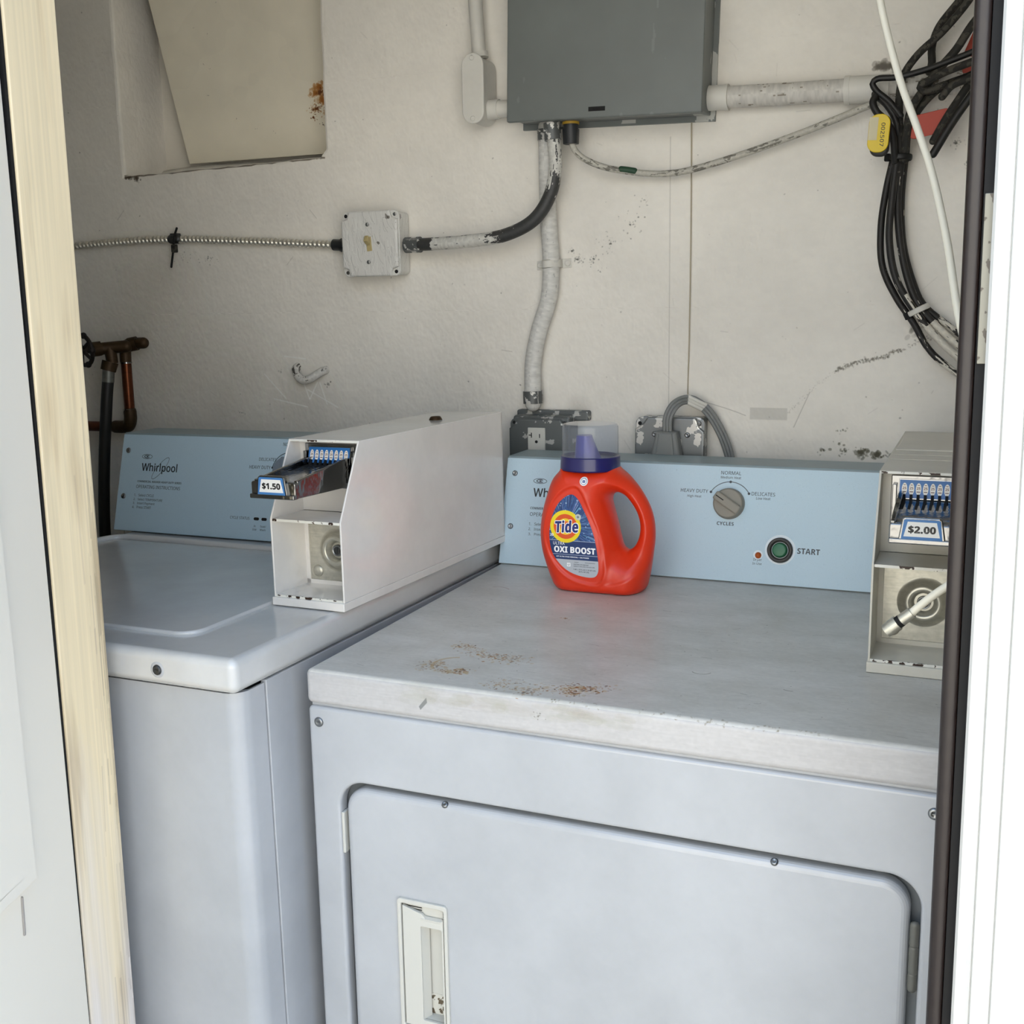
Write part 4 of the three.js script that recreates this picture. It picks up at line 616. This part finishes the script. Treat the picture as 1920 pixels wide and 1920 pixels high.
{
  const t = thing('pipe_hook', 'paint-covered bent pipe stub sticking out of the wall above the coin box', 'pipe stub', [-0.489, 0.30, -0.8]);
  const hm = std({ map: chips(0.1, 0.05, [212, 209, 202], [74, 70, 64], (u, v) => 0.27 + (u < 0.3 ? 0.22 : 0) + (u > 0.85 ? 0.16 : 0)), roughness: 0.5 });
  part('stub', tube([[-0.031, 0.0155, -0.004], [-0.0285, 0.010, 0.010], [-0.0215, -0.002, 0.016], [-0.008, -0.0105, 0.02], [0.008, -0.0085, 0.02], [0.021, -0.001, 0.016], [0.031, 0.006, 0.008], [0.036, 0.009, -0.004]], 0.0078, 60, 14), hm, t, true);
}
// outlet boxes
{
  const t = thing('outlet_box', 'grey metal outlet box with a white receptacle behind the control panel', 'outlet box', [0.010, 0.175, -0.8]);
  part('box', [box(-0.050, 0.060, -0.055, 0.059, 0, 0.044, 0.006, 3)], boxDark, t);
  part('box_rim', ext(rrect(-0.052, 0.085, 0.048, 0.0665, 0.004), 0.0, 0.02, 0.003, 2), boxDark, t);
  part('box_cover', [ext(rrect(-0.0535, 0.0555, -0.057, 0.0545, 0.012), 0.042, 0.0475, 0.0016, 2), ext(poly([[-0.038, -0.057], [0.04, -0.057], [0.0555, -0.042], [0.0555, 0.038], [0.044, 0.0535], [-0.036, 0.0535], [-0.0425, 0.044], [-0.0535, 0.036], [-0.0535, -0.042]]), 0.045, 0.0535, 0.003, 3)], boxDark, t);
  const r = part('receptacle', ext(rrect(-0.0165, 0.0165, -0.03, 0.0385, 0.0012), 0.05, 0.0555, 0.0008, 2), plastic, t);
  part('socket_slot', [box(-0.0102, -0.0085, 0.0205, 0.0295, 0.0552, 0.0558), box(-0.0145, -0.0085, 0.0242, 0.0258, 0.0552, 0.0558), box(0.0055, 0.007, 0.0205, 0.0275, 0.0552, 0.0558)], black, r);
  part('socket_slot', at(latheZ([[0.0001, 0.0003], [0.0026, 0.0003], [0.0026, 0]], 18), 0.0, 0.0135, 0.0555), black, r);
  const hl = part('cover_hole', latheZ([[0.0001, 0.0004], [0.0030, 0.0004]], 16), black, t); hl.position.set(-0.0455, 0.0465, 0.0476);
  const hs = part('cover_screw', screwHead(0.0042), darkSteel, t); hs.position.set(0.0495, 0.0465, 0.0477);
}
{
  const t = thing('outlet_box', 'square steel outlet box holding the grey dryer plug', 'outlet box', [0.250, 0.180, -0.8]);
  part('box', box(-0.056, 0.056, -0.052, 0.056, 0, 0.04, 0.006, 3), boxSteel, t);
  part('box_cover', [ext(rrect(-0.0605, 0.0605, -0.058, 0.0575, 0.013), 0.038, 0.0435, 0.0016, 2), ext(poly([[-0.042, -0.058], [0.042, -0.058], [0.0605, -0.04], [0.0605, 0.034], [0.052, 0.041], [0.046, 0.0565], [-0.038, 0.0565], [-0.046, 0.046], [-0.0605, 0.036], [-0.0605, -0.04]]), 0.041, 0.049, 0.003, 3)], boxSteel, t);
  for (const [x, y] of [[0.032, 0.028], [-0.025, 0.028], [0.05, 0.0475]]) { const s = part('cover_screw', screwHead(0.0046), screwSteel, t); s.position.set(x, y, x > 0.04 ? 0.044 : 0.0492); }
  const hl = part('cover_hole', latheZ([[0.0001, 0.0004], [0.0034, 0.0004]], 16), black, t); hl.position.set(-0.0525, 0.0455, 0.0438);
  const c = thing('power_cord', 'flat grey power cord with moulded plug arching above the dryer', 'power cord', [0.250, 0.180, -0.75]), grey = std({ color: 0x7f817f, roughness: 0.55 });
  part('plug', [ext(poly([[-0.034, -0.05], [0.034, -0.05], [0.0185, 0.035], [-0.0165, 0.035]]), -0.001, 0.026, 0.005, 4), ext(poly([[-0.022, -0.05], [0.022, -0.05], [0.0125, 0.033], [-0.0105, 0.033]]), 0.024, 0.029, 0.002, 2)], grey, c);
  const run = [[0.001, 0.030, 0.012], [0.0015, 0.058, 0.012], [0.012, 0.0795, 0.004], [0.029, 0.0865, -0.016], [0.053, 0.0735, -0.026], [0.077, 0.041, -0.03], [0.095, 0.0, -0.031], [0.105, -0.05, -0.031]];
  const off = (k) => run.map((p, i) => { const a = run[Math.max(0, i - 1)], b = run[Math.min(run.length - 1, i + 1)], dx = b[0] - a[0], dy = b[1] - a[1], l = Math.hypot(dx, dy); return [p[0] - (dy / l) * k, p[1] + (dx / l) * k, p[2]]; });
  part('cord', [-0.0052, 0, 0.0052].flatMap((k) => tube(off(k), 0.0032, 70, 10)), grey, c);
  part('paint_wrap', [-0.0052, 0, 0.0052].flatMap((k) => tube(off(k).slice(3, 5), 0.0037, 14, 10)), whitePaint, c);
}

// ------------------------------------------------------------------ valve, hose and copper pipe at left
{
  const t = thing('water_valve', 'brass water valve with a dark spoked handwheel behind the washing machine', 'valve', [-0.935, 0.352, -0.752]);
  part('valve_body', [...tube([[-0.012, 0.0, 0.046], [-0.006, 0.001, 0.030], [0.012, 0.003, 0.016], [0.036, 0.005, 0.004]], 0.0125, 30, 18), cyl([0.006, 0.003, 0.02], [0.010, -0.03, 0.02], 0.0125, 0.0115), cyl([0.008, -0.026, 0.024], [0.004, -0.044, 0.028], 0.0165, 0.0155), cyl([-0.014, 0.0, 0.05], [-0.008, 0.001, 0.034], 0.0165, 0.0165, 6)], brass, t);
  part('elbow', [...tube([[0.02, -0.026, -0.008], [0.022, -0.004, -0.008], [0.028, 0.008, -0.010], [0.05, 0.0105, -0.012], [0.066, 0.011, -0.012]], 0.0118, 24, 16), cyl([0.034, 0.0075, -0.006], [0.05, 0.0105, -0.012], 0.0145)], brass, t);
  const w = new THREE.Group(); w.name = 'handwheel'; w.position.set(-0.020, 0.0, 0.068); w.rotation.set(0.12, -0.22, 0); t.add(w);
  part('wheel_rim', [new THREE.TorusGeometry(0.031, 0.0045, 10, 40), ...[0, 1, 2, 3, 4].map((i) => at(new THREE.SphereGeometry(0.0066, 12, 8), 0.031 * Math.cos(i * 1.2566), 0.031 * Math.sin(i * 1.2566), 0))], iron, w);
  for (let i = 0; i < 5; i++) part('spoke', cyl([0, 0, 0.002], [0.03 * Math.cos(i * 1.2566 + 0.6), 0.03 * Math.sin(i * 1.2566 + 0.6), 0], 0.0036), iron, w);
  part('hub', cyl([0, 0, -0.02], [0, 0, 0.008], 0.0085), iron, w);
  const h = thing('water_hose', 'black rubber hose hanging from the brass valve', 'hose', [-0.931, 0.310, -0.724]);
  part('hose', tube([[0.0, -0.012, 0], [-0.005, -0.05, 0.003], [-0.014, -0.11, 0.004], [-0.026, -0.19, 0.004], [-0.040, -0.33, 0.004], [-0.045, -0.6, 0.0]], 0.0118, 70, 16), rubber, h);
  part('crimp_ferrule', cyl([0.0015, 0.0, 0], [-0.0015, -0.025, 0.001], 0.0122), galv, h);
  const c = thing('copper_pipe', 'copper pipe with an elbow running down from the valve', 'pipe', [-0.9145, 0.330, -0.76]);
  part('pipe', [cyl([0.0, 0, 0], [0.0, -0.118, 0], 0.0108), cyl([-0.02, -0.142, 0], [-0.38, -0.146, 0], 0.0108)], copper, c);
  part('elbow', [...tube([[0.0005, -0.11, 0], [0.0, -0.126, 0], [-0.006, -0.139, 0], [-0.02, -0.142, 0], [-0.04, -0.1425, 0]], 0.0133, 30, 16)], brass, c);
  part('solder_ring', [cyl([0.0, -0.006, 0], [0, -0.009, 0], 0.0122), cyl([0.0, -0.104, 0], [0, -0.107, 0], 0.0122)], chrome, c);
}

// ------------------------------------------------------------------ black cables at right
{
  const bundlePaint = (s) => std({ roughness: 0.55, map: chips(0.4, 0.03, [30, 27, 24], [214, 208, 194], (u, v) => 0.2 + (u > 0.42 ? 0.24 + 0.2 * s : u > 0.33 ? 0.2 * s : 0) + (v > 0.3 && v < 0.6 ? 0.05 : 0)) });
  const run = (p) => {                                   // carry each cable on to the side wall or the ceiling
    const [x, y, z] = p[0], e = p.at(-1), q = [...p];
    if (x > 0.69) q.unshift(...(y > 0.85 ? [[x + 0.09, 1.43, z - 0.01], [x + 0.05, y + 0.16, z - 0.005]] : [[0.955, y + 0.045, z - 0.01], [0.84, y + 0.035, z - 0.006]]));
    if (e[0] > 0.7) q.push([0.80, e[1] - 0.07, e[2]], [0.955, e[1] - 0.16, e[2]]);
    return q;
  };
  const C = (label, pts, r, mat, keep) => tubeThing('black_cable', label, 'cable', run(pts), r, mat, 110, 'black cables on the right of the back wall', keep);
  const L = 'black cable in the tangle at the upper right of the wall';
  C('thick dusty black cable sweeping up from the tie to the top of the picture', [[0.72, 0.90, -0.76], [0.704, 0.879, -0.75], [0.689, 0.852, -0.75], [0.655, 0.812, -0.75], [0.622, 0.783, -0.75], [0.603, 0.755, -0.75], [0.599, 0.727, -0.75], [0.600, 0.699, -0.75], [0.6035, 0.636, -0.756]], 0.0056, cableDusty);
  C('black cable just behind the thick one, ending short among the tangle', [[0.70, 0.89, -0.77], [0.676, 0.858, -0.77], [0.648, 0.822, -0.77], [0.640, 0.795, -0.772], [0.641, 0.772, -0.772], [0.634, 0.744, -0.77]], 0.0056, cableDusty);
  C('dusty black cable running diagonally down left through the middle of the tangle', [[0.73, 0.86, -0.745], [0.713, 0.836, -0.74], [0.695, 0.815, -0.74], [0.675, 0.783, -0.74], [0.651, 0.756, -0.74], [0.630, 0.727, -0.74], [0.617, 0.705, -0.742], [0.609, 0.636, -0.756]], 0.0062, cableDusty);
  C('dusty black cable doubled back in a hairpin in the middle of the tangle', [[0.735, 0.775, -0.73], [0.717, 0.768, -0.725], [0.695, 0.761, -0.725], [0.665, 0.752, -0.725], [0.641, 0.7415, -0.725], [0.629, 0.735, -0.726], [0.636, 0.728, -0.732], [0.662, 0.735, -0.735]], 0.0056, cableDusty);
  C('black cable looping sharply left in front of the white conduit', [[0.735, 0.79, -0.74], [0.716, 0.784, -0.735], [0.694, 0.776, -0.735], [0.633, 0.758, -0.735], [0.594, 0.7515, -0.735], [0.567, 0.7515, -0.735], [0.561, 0.746, -0.735], [0.567, 0.735, -0.735], [0.586, 0.718, -0.735], [0.603, 0.697, -0.738]], 0.0046, rubber);
  C('short black cable end pointing down left above the red tag', [[0.735, 0.754, -0.735], [0.718, 0.747, -0.73], [0.695, 0.740, -0.73], [0.672, 0.732, -0.73], [0.660, 0.718, -0.73]], 0.0056, cableDusty);
  C('black cable end hanging lowest, just right of the red tag', [[0.735, 0.765, -0.725], [0.719, 0.742, -0.72], [0.697, 0.711, -0.72], [0.674, 0.676, -0.72], [0.652, 0.637, -0.72]], 0.0058, rubber);
  C('black cable behind the lowest-hanging end, partly hidden by the red tag', [[0.735, 0.79, -0.745], [0.717, 0.767, -0.742], [0.695, 0.734, -0.742], [0.667, 0.690, -0.742], [0.650, 0.658, -0.742]], 0.0056, cableDusty);
  C('dusty black cable descending from the right into the tied bundle', [[0.735, 0.765, -0.76], [0.718, 0.759, -0.757], [0.695, 0.748, -0.757], [0.652, 0.733, -0.757], [0.623, 0.702, -0.757], [0.612, 0.673, -0.758], [0.610, 0.636, -0.764]], 0.0062, cableDusty);
  C('black cable curling past the yellow tag into the tied bundle', [[0.566, 0.727, -0.735], [0.563, 0.718, -0.732], [0.569, 0.704, -0.73], [0.582, 0.691, -0.73], [0.592, 0.673, -0.735], [0.597, 0.634, -0.752]], 0.0054, rubber);
  C('stub of black cable beside the yellow tag, under the sharp loop', [[0.564, 0.732, -0.748], [0.583, 0.714, -0.746], [0.597, 0.688, -0.748], [0.6, 0.636, -0.764]], 0.0055, rubber);
  const K = [['outermost left cable of the tied bundle below the yellow tag', [[0.594, 0.645, -0.765], [0.584, 0.590, -0.765], [0.579, 0.535, -0.765], [0.584, 0.478, -0.765], [0.606, 0.431, -0.766], [0.633, 0.392, -0.766], [0.661, 0.347, -0.766], [0.715, 0.302, -0.766]], 0.0052, 0.2], ['second cable from the left in the tied bundle, white paint below the lower tie', [[0.600, 0.645, -0.755], [0.594, 0.573, -0.755], [0.593, 0.518, -0.755], [0.605, 0.461, -0.755], [0.632, 0.414, -0.757], [0.668, 0.370, -0.757], [0.72, 0.322, -0.757]], 0.0055, 1.5], ['third cable from the left in the tied bundle, white-flecked at the lower tie', [[0.605, 0.645, -0.766], [0.602, 0.574, -0.766], [0.609, 0.510, -0.766], [0.623, 0.455, -0.766], [0.640, 0.418, -0.764], [0.674, 0.380, -0.764], [0.72, 0.34, -0.764]], 0.0055, 0.8], ['innermost right cable at the back of the tied bundle', [[0.609, 0.645, -0.779], [0.606, 0.575, -0.779], [0.612, 0.510, -0.779], [0.628, 0.455, -0.779], [0.645, 0.420, -0.776], [0.68, 0.389, -0.776], [0.72, 0.36, -0.776]], 0.0055, 0.3]];
  for (const [label, pts, r, s] of K) C(label, pts, r, bundlePaint(s), true);
  const tie = (label, x, y, z, a, w, m, hm) => { const t = thing('cable_tie', label, 'cable tie', [x, y, z]); t.rotation.z = a; part('tie_strap', new THREE.TorusGeometry(w, 0.0013, 8, 40).scale(1, 0.95, 3.4).rotateX(Math.PI / 2), m, t); part('tie_head', box(-w - 0.006, -w + 0.002, -0.006, 0.005, -0.002, 0.008, 0.0012, 2), hm, t); };
  tie('black tie around the cable bundle below the red tag', 0.603, 0.640, -0.762, -0.05, 0.0165, rubber, black);
  tie('white-painted tie around the lower cable bundle', 0.6395, 0.411, -0.766, 0.47, 0.0165, whitePaint, black);
}
{
  const t = thing('yellow_tag', 'small yellow numbered tag hanging among the black cables', 'tag', [0.5745, 0.672, -0.717]); t.rotation.z = -0.06;
  part('tag_plate', ext(rrect(-0.0152, 0.0152, -0.028, 0.027, 0.0135), -0.003, 0, 0.0012, 2), std({ color: 0xe3c40e, roughness: 0.4 }), t);
  part('tag_back', ext(rrect(-0.0115, 0.0165, -0.0335, 0.026, 0.012), -0.012, -0.0032, 0.003, 2), rubber, t);
  part('paper_patch', box(-0.0145, -0.002, -0.0105, 0.022, 0.0001, 0.0004), std({ color: 0xd8cfae, roughness: 0.7 }), t);
  part('number_print', new THREE.PlaneGeometry(0.0095, 0.037).translate(0.0058, -0.0025, 0.0003), std({ roughness: 0.45, map: canvas(128, 500, (g, w, h) => { g.fillStyle = '#e6c814'; g.fillRect(0, 0, w, h); g.translate(w / 2, h / 2); g.rotate(Math.PI / 2); g.fillStyle = '#241d0a'; g.font = 'bold 100px monospace'; const k = 470 / g.measureText('002507').width; g.scale(k, 1.02); g.textAlign = 'center'; g.textBaseline = 'middle'; g.fillText('002507', 0, 4); }) }), t, true);
  const red = (label, p, w, h, a, b) => { const r = thing('red_tag', label, 'tag', p); r.rotation.z = a; r.rotation.y = b; part('tag_plate', ext(rrect(-w, w, -h, h, h * 0.42), -0.002, 0, 0.0008, 2), std({ color: 0xb23a22, roughness: 0.5 }), r); };
  red('large red tag behind the white cable', [0.6435, 0.684, -0.748], 0.03, 0.0165, 0.17, 0);
  red('upper of two small red tags partly hidden by the door frame', [0.702, 0.797, -0.772], 0.02, 0.011, 1.2, 0);
  red('lower of two small red tags partly hidden by the door frame', [0.705, 0.757, -0.765], 0.02, 0.011, 0.2, 0);
}
{
  const t = thing('white_cable', 'white coaxial cable hanging in front of the black cables and ending in a metal connector', 'cable', [0.622, 0.731, -0.17]), o = [0.622, 0.731, -0.17], loc = (p) => p.map((q) => [q[0] - o[0], q[1] - o[1], q[2] - o[2]]);
  part('cable_sheath', tube(loc([[0.60, 1.40, -0.24], [0.606, 1.0, -0.20], [0.618, 0.754, -0.18], [0.622, 0.731, -0.17], [0.631, 0.697, -0.16], [0.649, 0.641, -0.14], [0.667, 0.596, -0.12], [0.683, 0.553, -0.10], [0.702, 0.485, -0.06], [0.717, 0.416, -0.02], [0.741, 0.33, 0.02], [0.758, 0.25, 0.05], [0.751, 0.204, 0.07], [0.728, 0.187, 0.078], [0.712, 0.174, 0.08], [0.697, 0.159, 0.08], [0.692, 0.153, 0.08]]), 0.00365, 220, 14), std({ color: 0xe6e0cd, roughness: 0.45 }), t);
  const c = new THREE.Group(); c.name = 'connector'; t.add(c);
  const P = loc([[0.695, 0.1565, 0.08], [0.6862, 0.1487, 0.08], [0.6834, 0.1462, 0.08], [0.6775, 0.141, 0.08], [0.6735, 0.1375, 0.08]]);
  part('compression_sleeve', cyl(P[0], P[1], 0.0054), steel, c); part('seal_band', cyl(P[1], P[2], 0.0056), black, c); part('hex_nut', [cyl(P[2], P[3], 0.0072, 0.0072, 6), cyl(P[3], P[4], 0.0064, 0.006)], steel, c);
}

renderer.render(scene, camera);
